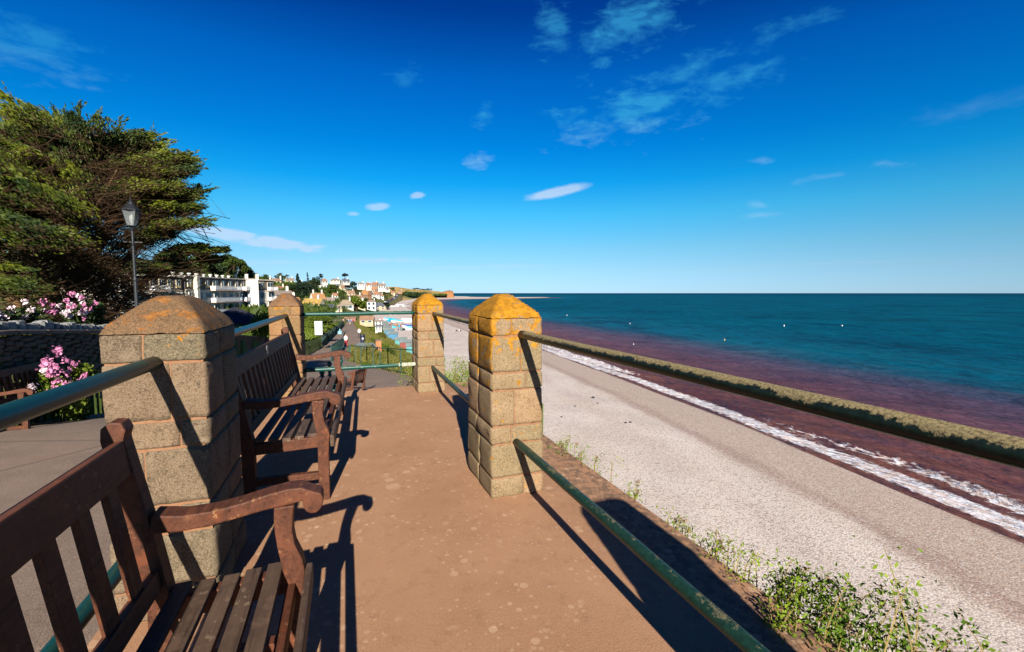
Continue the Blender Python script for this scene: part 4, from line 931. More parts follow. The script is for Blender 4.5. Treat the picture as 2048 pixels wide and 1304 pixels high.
o = veg_patch('slope_grass', slope_pts, 120000, .25, 1.0, 'grass_slope', .10, .35); tag(o, 'rough grass and scrub on the cliff slope below the path', 'grass')
def slope2(n):
    Y = rng.uniform(7.2, 22, n); t = rng.random(n)**1.6; X = XR(Y)+.05+4.5*t; return np.stack([X, Y, Hgt(X, Y)-.05], -1)
o = veg_patch('verge_grass', slope2, 30000, .2, .7, 'grass_slope', .03, .35); tag(o, 'tall verge grass beside the fence near the terrace', 'grass')
def patch3(n):
    Y = rng.uniform(24, 58, n); lo = np.interp(Y, [21, 37, 42, 58], [2.9, .25, .12, .3]); X = lo+.1+rng.random(n)*4.2; return np.stack([X, Y, Hgt(X, Y)-.05], -1)
o = veg_patch('scrub_patch', patch3, 36000, .3, .95, 'grass_slope', .06, .4); tag(o, 'yellow green scrub between the sloping fence and the lower path', 'grass')
sc_i = 0
lbs = ['round green scrub bush on the cliff slope beside the lower lane', 'yellow flowered bush on the slope behind the grey hut roofs', 'green bush at the top of the cliff slope below the bin', 'olive bush half way down the cliff slope', 'low green bush on the slope above the nearest teal hut', 'leafy bush at the bend of the sloping fence', 'green bush in the scrub under the sloping fence rail', 'tufty bush beside the flat grey roofs']
for (px, py, d, r, m, lb) in [(760, 665, 120, 1.6, 'grass_slope', lbs[0]), (752, 652, 135, 2.2, 'bright_bush', lbs[1]), (745, 688, 84, 1.0, 'mid_tree', lbs[2]), (778, 710, 74, 1.1, 'mid_tree', lbs[3]), (808, 722, 70, 1.1, 'grass_slope', lbs[4]), (706, 714, 38, .5, 'bright_bush', lbs[5]), (735, 732, 30, .4, 'bright_bush', lbs[6]), (765, 696, 80, 1.2, 'bright_bush', lbs[7])]:
    p = P(px, py, d); p.z = float(Hgt(p.x, p.y))+r*.35; bush(p, (r, r, r*.7), m, lb, 2600, r*.16, name='scrub_bush')

# ------------------------------------------------------------------ path furniture
def post_finial(loc, h, label):
    root = empty('railing_post', loc, label, 'post', 'ornate green posts beyond the terrace end')
    MB().lathe((0, 0, 0), [(.05, -.1), (.05, .05), (.03, .1), (.026, h-.30), (.045, h-.27), (.045, h-.24), (.025, h-.2), (.035, h-.16), (.050, h-.12), (.050, h-.09), (.022, h-.06)], 12).build('shaft', M['metal_green'], root, smooth=True)
    MB().lathe((0, 0, 0), [(.018, h-.065), (.036, h-.045), (.042, h-.02), (.034, h+.005), (.012, h+.022), (.004, h+.035)], 12).build('finial', M['metal_green'], root, smooth=True)
for (px, py, d, lb) in [(681, 712, 10.3, 'tall ornate green post farthest right beyond the bench arm'), (659, 725, 8.7, 'ornate green post behind the lower cross rail, second from the right'), (644, 742, 7.6, 'short ornate green post seen under the lower cross rail on the left'), (667, 768, 7.0, 'low green post showing between the seat slats of the farther bench')]:
    p = P(px, py, d); g_ = float(pathz(p.y)); h = p.z-g_; post_finial((p.x, p.y, g_), max(.5, h), lb)
def fence(pts, h, label, n_bars, mat, dense=False, rails=(1.0, .08), postw=.05):
    o = Vector(pts[0]); root = empty('metal_fence', o, label, 'fence'); pts = [Vector(p)-o for p in pts]
    for r_ in rails:
        for a, b in zip(pts[:-1], pts[1:]): MB().bar(a+Vector((0, 0, h*r_)), b+Vector((0, 0, h*r_)), .045, .045).build('fence_rail', mat, root)
    for a, b in zip(pts[:-1], pts[1:]):
        l = (b-a).length; k = max(1, int(round(l/2.0)))
        for i in range(k+1):
            p = a.lerp(b, i/k); MB().bar(p-Vector((0, 0, .1)), p+Vector((0, 0, h*1.03)), postw, postw, up=(1, 0, 0)).build('fence_post', mat, root)
        if dense:
            m = int(l/.13); bb = MB()
            for i in range(m): p = a.lerp(b, (i+.5)/m); bb.bar(p+Vector((0, 0, h*.08)), p+Vector((0, 0, h)), .018, .018, up=(1, 0, 0))
            tag(bb.build('fence_bars', mat, root), kind='stuff')
    return root
pz = lambda x, y: (x, y, float(pathz(y)))
fence([pz(2.92, 20.8), pz(2.1, 25.6), pz(1.2, 31), pz(.25, 37.4)], 1.25, 'thin dark green fence sloping down along the seaward path edge', 0, M['metal_green'])
fence([pz(.25, 37.6), pz(.1, 42)], 1.0, 'short dark fence linking the sloping fence to the dense railing', 0, M['metal_green'])
fence([pz(-1.2, 38.5), pz(-1.1, 42), pz(-.55, 60), pz(-.2, 84)], 1.25, 'dense dark green railing dividing the path from the lower lane', 0, M['metal_green'], dense=True)
fence([pz(-1.15, 38.6), pz(.2, 37.9)], 1.1, 'short handrail from the dense railing towards the scrub', 0, M['metal_green'])
fence([(float(XL(y))+.05, y, float(pathz(y))) for y in (66, 80, 95, 115, 135)], 1.3, 'long dark railing shaded by the hedge on the left of the distant path', 0, M['metal_green'], dense=True)
# small rustic bench on the lower path beyond the terrace
b3 = bench('small bench on the path beyond the terrace end, facing away', 1.2, (0, 0, 0), 0, 7); p = P(722, 779, 16.3); b3.location = (p.x+.1, p.y-.2, float(pathz(p.y))); b3.rotation_euler = (0, 0, R(160)); b3.scale = (1, 1, 1)
b0 = bench('shaded bench against the garden wall seen above the green rail', 1.6, (-4.62, 8.1, float(pathz(8.9))), 0, 11)
# white cabinet, bin, planter, kiosks
def at_path(px, py, d=None):
    v = ray(px, py); h = math.hypot(v.x, v.y); dd = 8
    while dd < 300:
        if v.z/h*dd < float(pathz(v.y/h*dd)): break
        dd += .1
    return Vector((v.x/h*dd, v.y/h*dd, float(pathz(v.y/h*dd))))
p = P(638, 671, 60); root = empty('notice_board', p, 'white upright notice cabinet at the left side of the path', 'cabinet'); s_ = math.hypot(p.x, p.y)/910
MB().box((0, 0, 13.5*s_), (13*s_, .35, 24*s_), -.12).build('cabinet_body', M['white_paint'], root, bevel=.02); MB().box((0, 0, 26*s_), (14*s_, .45, 1*s_), -.12).build('cabinet_top', M['white_paint'], root); MB().box((0, 0, .5*s_), (11*s_, .3, 1.6*s_), -.12).build('cabinet_foot', M['metal_black'], root)
p = at_path(725.5, 685); s_ = math.hypot(p.x, p.y)/910; root = empty('litter_bin', p, 'dark blue litter bin with a pale badge beside the lower lane', 'bin')
MB().lathe((0, 0, 0), [(4.2*s_, 0), (4.4*s_, 12*s_), (4.6*s_, 12.3*s_)], 12).build('bin_body', plain('bin_blue', (.012, .02, .05), .4, .5), root); MB().lathe((0, 0, 0), [(4.7*s_, 12.3*s_), (4.7*s_, 13.5*s_), (3.8*s_, 15.5*s_), (1.5*s_, 16*s_)], 12).build('bin_lid', M['metal_black'], root)
MB().box((0, -4.45*s_, 8*s_), (2.6*s_, .3*s_, 3*s_)).build('bin_badge', M['white_paint'], root)
p = at_path(739, 690); p.x += 1.2; s_ = math.hypot(p.x, p.y)/910; M['brick'] = plain('orange_brick', (.42, .16, .07), .9, .2, .25, 3)
root = empty('brick_pier', (p.x, p.y, p.z-1), 'small orange brick pier beside the bin', 'pier'); MB().box((0, 0, .6), (.75, .75, 1.9)).build('pier_body', M['brick'], root, bevel=.02); MB().box((0, 0, 1.6), (.85, .85, .12)).build('pier_cap', M['coping'], root)
M['felt'] = plain('grey_roof_felt', (.20, .25, .25), .85, .2, .2, 2)
for (px, py, d, w, l, lb) in [(722, 692, 62, 1.9, 7.0, 'left of the two flat grey shelter roofs below the bin'), (742, 693, 66, 1.7, 6.0, 'right of the two flat grey shelter roofs near the brick pier')]:
    p = P(px, py, d); root = empty('shelter', (p.x, p.y, p.z-2.2), lb, 'shelter', rz=R(-14)); MB().box((0, 0, .9), (w, l*.94, 2.4)).build('shelter_wall', M['brick'], root); MB().box((0, 0, 2.15), (w+.25, l, .14)).build('shelter_roof', M['felt'], root, bevel=.02); MB().box((0, -l*.475, 1.1), (.8, .06, 1.8)).build('shelter_door', M['metal_green'], root)
# slender poles
for (px, pt, pb, lb, base) in [(680, 612, 668, 'slender pole with a pale blue base standing in the path', True), (665, 610, 642, 'thin dark pole left of the path, above the hedge', False), (656, 655, 690, 'x', False)][:2]:
    p = at_path(px, pb if base else 652); top = P(px, pt, math.hypot(p.x, p.y)).z; root = empty('lamp_pole', p, lb, 'pole')
    MB().lathe((0, 0, 0), [(.07, 0), (.06, top-p.z-.4), (.12, top-p.z-.35), (.16, top-p.z-.1), (.05, top-p.z)], 8).build('shaft', M['metal_black'], root)
    if base: MB().lathe((0, 0, 0), [(.42, 0), (.42, .55), (.3, .6), (.12, .65), (.1, 1.0)], 12).build('pole_base', plain('pale_blue_paint', (.22, .42, .50), .6), root)
# dark kiosk behind the wall
kp = P(472, 650, 31); kz = -3.2; root = empty('garden_shelter', (kp.x, kp.y, kz), 'dark garden shelter with a low pyramid roof between the left pillars', 'shelter', rz=.25)
M['kiosk'] = plain('shelter_paint', (.035, .075, .07), .5, .4, .2, 3); M['slate_dark'] = plain('dark_slate', (.018, .020, .030), .7, .3, .4, 3)
MB().add([(-1.75, -1.75, 1.55), (1.75, -1.75, 1.55), (1.75, 1.75, 1.55), (-1.75, 1.75, 1.55), (0, 0, 2.4), (-1.75, -1.75, 1.47), (1.75, -1.75, 1.47), (1.75, 1.75, 1.47), (-1.75, 1.75, 1.47)], [(0, 1, 4), (1, 2, 4), (2, 3, 4), (3, 0, 4), (8, 7, 6, 5), (0, 5, 6, 1), (1, 6, 7, 2), (2, 7, 8, 3), (3, 8, 5, 0)]).build('roof', M['slate_dark'], root)
for sx in (-1, 0, 1):
    for sy in (-1, 1): MB().box((sx*1.35, sy*1.35, .2), (.12, .12, 2.55)).build('post', M['kiosk'], root)
for sy in (-1, 1): MB().box((0, sy*1.3, -.5), (2.6, .06, 1.2)).build('panel', M['kiosk'], root)
for sx in (-1, 1): MB().box((sx*1.3, 0, -.2), (.06, 2.5, 1.9)).build('panel', M['kiosk'], root)
MB().box((0, 0, 1.4), (3.1, 3.1, .14)).build('eaves_beam', M['kiosk'], root)
bush(P(531, 652, 28)+Vector((0, 0, -.2)), (.75, .75, 1.1), 'bright_bush', 'bright green shrub between the dark shelter and the far left pillar', 6000, .09)
bush(P(395, 668, 24), (1.2, 1.2, .7), 'mid_tree', 'green shrub behind the brown pillar below the apartment block', 5000, .09)
for i, (px, py, d, r, lb) in enumerate([(622, 632, 80, 2.4, 'clipped bush behind the far left pillar under the yellow roofed house'), (640, 640, 70, 2.0, 'bright hedge bush above the white cabinet'), (655, 634, 95, 2.5, 'light green bush left of the thin dark pole'), (620, 640, 90, 1.6, 'leafy bush between the far left pillar and the white cabinet'), (652, 644, 100, 1.7, 'grassy bush right of the white cabinet')]):
    p = P(px, py, d); r *= .62; bush(p, (r*1.4, r*1.4, r*.8), 'bright_bush' if i % 2 else 'mid_tree', lb, 4200, r*.11)
def hedge_pts(n):
    Y = np.exp(rng.uniform(math.log(17), math.log(140), n)); X = XL(Y)-.1-rng.random(n)*1.3; z = pathz(Y)+rng.uniform(0, 1.25, n)*np.interp(Y, [17, 50, 64, 75, 140], [.45, .55, .45, .8, 1]); return np.stack([X, Y, z], -1)
o = veg_patch('path_hedge', hedge_pts, 60000, .15, .45, 'mid_tree', .12, .8); tag(o, 'dark hedge along the left side of the descending path', 'hedge')
# ------------------------------------------------------------------ hotel / apartment block
def tilemat(name, a, b, lich=None, s=1.2):
    t = NT(name, .85, .2); p = t.pos(); n = t.noise(p, s, 5, .65); w = t.n('ShaderNodeTexWave'); w.inputs['Scale'].default_value = 2.2; w.bands_direction = 'Z'; t.put(w.inputs['Vector'], p)
    c = t.mix(t.step(n, .38, .62), a, b); c = t.mix(t.math('MULTIPLY', w.outputs[0], .25), c, tuple(k*.5 for k in a))
    if lich: c = t.mix(t.step(t.noise(p, .7, 5, .7), .42, .58), c, lich)
    return t.col(c)
M['w_white'] = plain('render_white', (.62, .61, .57), .7, .2, .07, .6); M['w_cream'] = plain('render_cream', (.66, .58, .40), .8, .2, .08, .6); M['w_pink'] = plain('render_pale_pink', (.66, .50, .42), .8, .2, .08, .6)
M['w_brick'] = plain('house_brick', (.28, .15, .09), .9, .1, .2, .9); M['w_grey'] = plain('render_grey', (.40, .40, .38), .8, .2, .1, .6); M['w_stone'] = plain('house_stone', (.45, .34, .22), .9, .1, .15, .8)
M['r_terra'] = tilemat('roof_terracotta', (.30, .14, .08), (.24, .13, .085)); M['r_orange'] = tilemat('roof_orange_tiles', (.36, .18, .075), (.30, .17, .08)); M['r_slate'] = tilemat('roof_slate', (.07, .085, .11), (.10, .11, .13))
M['r_grey'] = tilemat('roof_grey_tiles', (.20, .16, .14), (.26, .21, .17)); M['r_brown'] = tilemat('roof_brown_tiles', (.24, .14, .09), (.30, .18, .12)); M['r_yel'] = tilemat('roof_lichen_tiles', (.30, .19, .09), (.26, .16, .07), (.38, .26, .05)); M['r_thatch'] = tilemat('roof_thatch', (.24, .19, .13), (.30, .24, .17))
t_ = NT('window_glass', .12, .6); M['win'] = t_.col(t_.mix(t_.rnd(), (.012, .03, .05), (.03, .07, .10)))
M['ochre'] = plain('ochre_panel', (.45, .33, .05), .7, .2, .1, 1); M['mansard'] = tilemat('mansard_tiles', (.13, .11, .10), (.18, .15, .13)); M['w_hotel'] = plain('hotel_render', (.62, .58, .48), .75, .2, .08, .4); M['balc'] = plain('balcony_panel', (.66, .68, .70), .6, .3, .06, 1)
def seg_frame(A, B):
    d = Vector((B.x-A.x, B.y-A.y, 0)); L0 = d.length; return d.normalized(), L0
def block(name, A, B, zb, zt, depth, label, floors, bays, tower=None, mans=True, balc=()):
    """facade from A to B (world xy); local x along the facade, local -y out towards the viewer side"""
    dx, L0 = seg_frame(A, B); rz = math.atan2(dx.y, dx.x); root = empty(name, (A.x, A.y, zb), label, 'building', rz=rz)
    H = zt-zb; fh = H/floors; top = H-(fh if mans else 0)
    MB().box((L0/2, depth/2, top/2-2), (L0, depth, top+4)).build('wall', M['w_hotel'], root)
    if mans: MB().box((L0/2, depth/2, top+fh/2), (L0+.02, depth-.3, fh)).build('mansard_storey', M['mansard'], root)
    MB().box((L0/2, depth/2, H+.12), (L0+.5, depth+.4, .24)).build('roof_slab', M['w_hotel'], root)
    bw = L0/bays
    for f_ in range(floors):
        for b_ in range(bays):
            x = bw*(b_+.5); z = f_*fh+fh*.52; w = bw*.42 if (f_, b_) not in balc else bw*.62; h = fh*.56; out_ = -.10 if not (mans and f_ == floors-1) else .08
            fr = MB().box((x, out_, z), (w+.22, .16, h+.2)).build('window', M['w_cream'] if (f_ == floors-1 and mans) else M['w_white'], root)
            MB().box((x, out_-.085, z+(.2 if (f_ == floors-1 and mans) else 0)), (w, .03, h-(.4 if (f_ == floors-1 and mans) else 0))).build('pane', M['win'], fr)
            if f_ == floors-1 and mans: MB().box((x, out_-.086, z-h*.5+.18), (w, .03, .36)).build('apron_panel', M['ochre'], fr)
            MB().box((x, out_-.11, z), (.06, .04, h)).build('mullion', M['w_white'], fr)
        # string course
        MB().box((L0/2, -.05, f_*fh+fh-.02), (L0, .12, .12)).build('string_course', M['w_hotel'], root) if f_ < floors-1 else None
    return root, L0, fh, bw
def balcony(root, x0, x1, z, d=1.3):
    s = MB().box(((x0+x1)/2, -d/2-.06, z-.09), (x1-x0, d, .18)).build('balcony', M['w_pink'], root)
    MB().box(((x0+x1)/2, -d-.06, z+.05+.95), (x1-x0, .07, .07)).build('handrail', M['balc'], s)
    n = max(2, int((x1-x0)/.45)); q = MB()
    for i in range(n): q.box((x0+(i+.5)*(x1-x0)/n, -d-.06, z+.5), ((x1-x0)/n*.66, .04, .82))
    for x in (x0+.03, x1-.03): q.box((x, -d/2-.06, z+.5), (.04, d*.9, .82))
    q.build('balustrade', M['balc'], s)
def PA(px, d): v = ray(px, 586); v = Vector((v.x, v.y, 0)).normalized(); f = v.x*math.sin(PSI)+v.y*math.cos(PSI); return v*(d/f)
zt = 3.45
A, B = PA(372, 96), PA(494, 121)
root, L0, fh, bw = block('apartment_building', A, B, zt-2.75*4, zt, 11, 'cream apartment block with white balconies and a dark tiled top storey', 4, 8, balc=((3, 3), (2, 3), (1, 3), (3, 7), (2, 7), (1, 7)))
for f_ in (1, 2, 3):
    balcony(root, bw*2.7, bw*6.4, f_*fh); balcony(root, bw*7.05, bw*8, f_*fh)
MB().box((bw*1.0, -.35, 5.5), (.9, .9, 11.6)).build('chimney_shaft', M['w_hotel'], root)
for i in range(9): MB().lathe((bw*(.3+i*.85), 3, 11.2), [(.25, 0), (.25, .5), (.4, .55), (.4, .8)], 8).build('roof_vent', M['w_white'], root)
A2, B2 = PA(494, 120), PA(516, 122); dx, l_ = seg_frame(A2, B2); tw = empty('stair_tower', (A2.x, A2.y, zt-11), 'blank white stair tower at the right of the cream apartment block', 'tower', rz=math.atan2(dx.y, dx.x))
MB().box((l_/2, 4, 5.6), (l_, 9, 15.4)).build('tower_wall', M['w_white'], tw); MB().box((l_/2, 4, 13.35), (l_+.3, 9.3, .2)).build('tower_coping', M['w_white'], tw)
tw.location.z = zt-13.2
A, B = PA(516.5, 124), PA(549, 130)
root, L0, fh, bw = block('apartment_building', A, B, zt-2.75*4, zt, 9, 'narrow wing of the apartment block right of the white tower', 4, 2, balc=((3, 1), (2, 1), (1, 1)))
for f_ in (1, 2, 3): balcony(root, bw*1.05, bw*2, f_*fh)
A, B = PA(215, 80), PA(366, 95)
root, L0, fh, bw = block('apartment_building', A, B, zt-2.75*4-.4, zt-.2, 10, 'shaded wing of the apartment block half hidden by the cypress', 4, 8)
for f_ in (1, 2, 3): balcony(root, bw*.6, bw*2.4, f_*fh); balcony(root, bw*4.1, bw*5.9, f_*fh)

# ------------------------------------------------------------------ houses
def house(px, py, wpx, hw, hr, yaw, wall_m, roof_m, nwin, label, chim=1, hip=False, dep=.8, d=None, cm='w_white', rows=None, name='house', cat='house'):
    if d is None:
        g0 = ground_hit(px, py, 62, 1500, 1.006) or P(px, py, 300)
    else: g0 = P(px, py, d)
    s = (g0.x*math.sin(PSI)+g0.y*math.cos(PSI))/910; w, h, r = wpx*s, hw*s, hr*s; dp = w*dep
    face = math.atan2(g0.y, g0.x)-math.pi/2
    root = empty(name, g0, label, cat, rz=face+R(yaw))
    MB().box((0, dp/2, h/2-h*.6), (w, dp, h*2.2)).build('wall', M[wall_m], root)
    o = .06*w; x, y0, y1, zb, zt_ = w/2+o*.6, -o, dp+o, h-.02, h+r; th = .03*w
    if hip: vs = [(-x, y0, zb), (x, y0, zb), (x, y1, zb), (-x, y1, zb), (-x*.42, dp/2, zt_), (x*.42, dp/2, zt_)]; fs = [(0, 1, 5, 4), (1, 2, 5), (2, 3, 4, 5), (3, 0, 4), (3, 2, 1, 0)]
    else:
        vs = [(-x, y0, zb), (x, y0, zb), (x, y1, zb), (-x, y1, zb), (-x, dp/2, zt_), (x, dp/2, zt_)]; fs = [(0, 1, 5, 4), (1, 2, 5), (2, 3, 4, 5), (3, 0, 4), (3, 2, 1, 0)]
        for sx in (-1, 1): MB().add([(sx*(w/2-.02), 0, h-.03), (sx*(w/2-.02), dp, h-.03), (sx*(w/2-.02), dp/2, zt_-th), (sx*(x+.03), 0, h-.03), (sx*(x+.03), dp, h-.03), (sx*(x+.03), dp/2, zt_-th*1.2)], [(0, 1, 2), (5, 4, 3), (0, 3, 4, 1), (1, 4, 5, 2), (2, 5, 3, 0)]).build('gable', M[wall_m], root)
    rf = MB().add(vs, fs).build('roof', M[roof_m], root)
    for i in range(chim):
        cx = (-.36+.72*i/max(1, chim-1))*w if chim > 1 else .3*w; ch = MB().box((cx, dp/2, zt_+.02*w), (.09*w, .10*w, .22*w+r*.5)).build('chimney', M[cm], root)
        MB().lathe((cx, dp/2, zt_+.12*w+r*.25), [(.025*w, 0), (.02*w, .06*w)], 6).build('chimney_pot', M['r_terra'], ch)
    rows = rows or (2 if hw > wpx*.42 else 1)
    for rr in range(rows):
        for i in range(nwin):
            ww = w/(nwin*2.1); wx = -w/2+(i+.5)*w/nwin; wz = h*(rr+.58)/rows if rows > 1 else h*.55; wh = min(ww*1.15, h/rows*.55)
            f = MB().box((wx, -.02, wz), (ww+.03*w/nwin+.06, .12, wh+.14)).build('window', M['w_white'] if wall_m != 'w_white' else M['w_grey'], root)
            MB().box((wx, -.09, wz), (ww, .04, wh)).build('pane', M['win'], f)
    return root
HS = [ # px, py, width, wall h, roof h, yaw, wall, roof, windows, label, chimneys, hip
 (563, 600, 46, 10, 9, 16, 'w_white', 'r_grey', 4, 'long white house with a grey roof above the apartment block', 2, False),
 (500, 566, 60, 6, 5, 10, 'w_white', 'r_grey', 5, 'long low house with a pale brown roof on the wooded hill', 3, True),
 (548, 568, 30, 8, 5, -10, 'w_cream', 'r_brown', 3, 'cream villa on the ridge left of the dark pine clump', 2, True),
 (582, 566, 16, 7, 5, 12, 'w_cream', 'r_grey', 2, 'small cream house on the skyline among the pines', 1, False),
 (560, 583, 26, 7, 5, 5, 'w_pink', 'r_terra', 3, 'house with a red balcony beside the apartment block wing', 1, True),
 (576, 611, 44, 10, 8, 8, 'w_cream', 'r_orange', 3, 'long orange roofed building behind the far left pillar cap', 1, False),
 (622, 622, 34, 13, 12, -22, 'w_cream', 'r_yel', 3, 'cream house with a yellow lichened roof right of the far left pillar', 1, False),
 (640, 611, 24, 12, 13, 24, 'w_white', 'r_orange', 2, 'steep orange roofed house with a tall white chimney', 2, False),
 (658, 612, 20, 9, 8, -10, 'w_grey', 'r_grey', 2, 'grey gabled house right of the tall white chimney', 1, False),
 (664, 625, 24, 8, 8, 6, 'w_cream', 'r_slate', 2, 'low house with a dark blue slate roof beside the orange roofed house', 0, True),
 (644, 577, 20, 9, 3, -6, 'w_white', 'r_grey', 3, 'white two storey villa standing among dark trees', 2, True),
 (625, 588, 9, 5, 4, 6, 'w_white', 'r_slate', 1, 'tiny white house half hidden under the pine clump', 1, False),
 (688, 583, 12, 9, 6, 20, 'w_cream', 'r_brown', 2, 'tall narrow cream house with twin chimneys on the wooded slope', 2, False),
 (650, 566, 12, 5, 5, 10, 'w_grey', 'r_brown', 2, 'brown roofed house on the skyline above the white villa', 0, True),
 (670, 564, 20, 5, 3, -5, 'w_cream', 'r_grey', 3, 'pale flat roofed house on the skyline', 1, True),
 (693, 566, 15, 5, 4, 14, 'w_grey', 'r_slate', 2, 'grey house behind the umbrella pine', 1, False),
 (722, 573, 15, 7, 3, 0, 'w_white', 'r_grey', 3, 'white house on the ridge right of the dark pines', 1, True),
 (738, 575, 11, 7, 4, 10, 'w_pink', 'r_terra', 2, 'pink house with a red roof on the ridge', 1, False),
 (749, 574, 12, 6, 5, -12, 'w_brick', 'r_terra', 2, 'brick house with a dark red roof near the ridge end', 1, False),
 (764, 577, 17, 7, 5, 8, 'w_white', 'r_grey', 3, 'bright white gabled house at the right end of the ridge', 1, False),
 (729, 597, 17, 9, 15, -25, 'w_brick', 'r_orange', 2, 'tall house with a steep orange gable roof', 1, False),
 (741, 595, 14, 8, 9, 22, 'w_white', 'r_slate', 2, 'slate roofed house right of the steep orange gable', 1, False),
 (753, 596, 13, 9, 6, -8, 'w_white', 'r_terra', 2, 'white terraced house with a red roof nearer the steep road', 1, False),
 (763, 599, 11, 9, 5, 12, 'w_white', 'r_brown', 2, 'white bay fronted house beside the round green tree', 1, True),
 (744, 585, 12, 6, 5, 5, 'w_cream', 'r_terra', 2, 'cream house with a terracotta roof in the middle of the hillside', 1, False),
 (757, 586, 12, 5, 4, -9, 'w_brick', 'r_terra', 2, 'low brick house above the terraced houses', 1, False),
 (712, 604, 22, 7, 7, -10, 'w_pink', 'r_brown', 3, 'pale pink house in front of the steep orange gable', 1, False),
 (716, 617, 28, 11, 5, 4, 'w_cream', 'r_grey', 4, 'cream villa with a broad white parapet behind the round tree', 2, True),
 (743, 621, 17, 17, 4, -8, 'w_white', 'r_grey', 2, 'tall white house with a dark bay window near the beach', 1, True),
 (761, 620, 19, 8, 7, 10, 'w_stone', 'r_slate', 2, 'stone house with a dark slate roof right of the tall white house', 0, True),
 (694, 618, 26, 8, 10, 12, 'w_grey', 'r_thatch', 2, 'thatched grey cottage left of the round tree', 1, True),
 (676, 624, 16, 6, 8, -5, 'w_stone', 'r_thatch', 1, 'small thatched lodge beside the path poles', 0, True),
 (704, 592, 15, 6, 6, 14, 'w_cream', 'r_brown', 2, 'brown roofed house below the dark pine clump', 1, False),
 (670, 596, 14, 6, 5, -14, 'w_white', 'r_terra', 2, 'white house with a red roof in the trees left of centre', 1, False),
 (786, 590, 8, 5, 4, 0, 'w_cream', 'r_terra', 1, 'little red roofed house at the head of the steep road', 0, False),
 (800, 585, 10, 3, 2, 0, 'w_brick', 'r_terra', 2, 'row of red roofed houses where the fields begin', 1, False),
 (775, 581, 9, 4, 3, 6, 'w_white', 'r_grey', 1, 'small white house above the steep road', 1, False),
 (600, 570, 12, 5, 4, 0, 'w_cream', 'r_grey', 2, 'pale house peeping over the pine clump on the hill', 1, True),
]
for hdef in HS:
    px, py, w, hw, hr, yaw, wm, rm, nw, lb, ch, hip = hdef
    if py < 600: hw *= .72; w *= .9; hr *= 1.1; yaw *= 1.6
    house(px, py, w, hw, hr, yaw, wm, rm, nw, lb, ch, hip)
# low kiosks / cafe roofs by the end of the path
for (px, py, d, w, h, r, wm, rm, lb) in [(733, 646, 150, 26, 6, 8, 'w_stone', 'r_brown', 'brown roofed beach cafe where the path ends'), (757, 650, 150, 14, 7, 3, 'w_white', 'r_grey', 'white kiosk with a dark flat roof beside the beach cafe'), (757, 660, 128, 12, 7, 3, 'w_white', 'r_slate', 'white beach hut with a slate grey roof above the teal huts'), (700, 645, 165, 22, 8, 3, 'w_brick', 'r_brown', 'dark shed at the end of the path')]:
    p = P(px, py, d); house(px, py, w, h, r, -8, wm, rm, 2, lb, 0, False, d=d, name='kiosk', cat='kiosk')
# ------------------------------------------------------------------ steep road with parked cars
v0, v1 = [], []
RP = [(772, 606, 5.2), (783, 600, 4.6), (790, 595, 3.6), (796, 589, 2.6), (799.5, 585, 1.8)]
V = []
RD = [470, 640, 760, 900, 1050]
def road_pt(x, y): return P(x, y, float(np.interp(-y, [-606, -600, -595, -589, -585], RD)))
for (x, y, w) in RP:
    g0 = road_pt(x, y); s = g0.length/910; a = ray(x, y); n_ = Vector((a.y, -a.x, 0)).normalized(); V += [g0-n_*w*s, g0+n_*w*s, g0-n_*w*3*s-Vector((0, 0, 7)), g0+n_*w*3*s-Vector((0, 0, 7))]
V = [tuple(v) for v in V]; F = [(4*i+a, 4*i+b, 4*i+4+b, 4*i+4+a) for i in range(len(RP)-1) for a, b in ((0, 1),)]
me = bpy.data.meshes.new('hill_road'); me.from_pydata(V, [], F); me2 = bpy.data.meshes.new('road_bank'); me2.from_pydata([(v[0], v[1], v[2]-.05) for v in V], [], [(4*i+a, 4*i+b, 4*i+4+b, 4*i+4+a) for i in range(len(RP)-1) for a, b in ((2, 0), (1, 3))]); tag(link_mesh('road_bank', me2, plain('road_bank_grass', (.20, .17, .06), .95, .1, .3, .1)), kind='structure'); M['road'] = plain('road_asphalt', (.055, .06, .075), .9, .2, .15, .5); tag(link_mesh('hill_road', me, M['road']), kind='structure')
def car(p, rz, col, label):
    root = empty('parked_car', p, label, 'car', 'cars parked on the steep road', rz); m = plain('car_paint', col, .3, .5, .03)
    MB().prism([(-2.1, .35), (2.1, .35), (2.15, .75), (1.2, .95), (-1.9, 1.0), (-2.15, .8)], -.85, .85).build('body', m, root, bevel=.05); MB().prism([(-1.7, .95), (1.1, .93), (.5, 1.45), (-1.3, 1.47)], -.75, .75).build('cabin', M['win'], root, bevel=.05)
    for sx in (-1.35, 1.35):
        for sy in (-.8, .8): MB().tube([(sx, sy-.1, .33), (sx, sy+.1, .33)], .33, 10).build('wheel', M['metal_black'], root)
cols = [(.7, .7, .7), (.02, .03, .05), (.5, .03, .02), (.7, .7, .72), (.3, .33, .36), (.7, .7, .7), (.03, .08, .2), (.6, .6, .6)]
cn = ['white car parked lowest on the steep road', 'black car second from the bottom of the steep road', 'red car parked low on the steep road', 'white car half way up the steep road', 'grey car half way up the steep road', 'white car in the upper part of the steep road', 'blue car near the top of the steep road', 'silver car parked highest on the steep road']
for i, c in enumerate(cols):
    t = (i+.5)/8*3.6; k = int(t); f = t-k; a, b = RP[k], RP[k+1]; x, y, w = (a[j]+(b[j]-a[j])*f for j in range(3)); g0 = road_pt(x, y); q = ray(x, y); n_ = Vector((q.y, -q.x, 0)).normalized()
    car(g0+n_*(w*.55*g0.length/910)*(1 if i % 2 else -1)+Vector((0, 0, .05)), 1.2, c, cn[i])
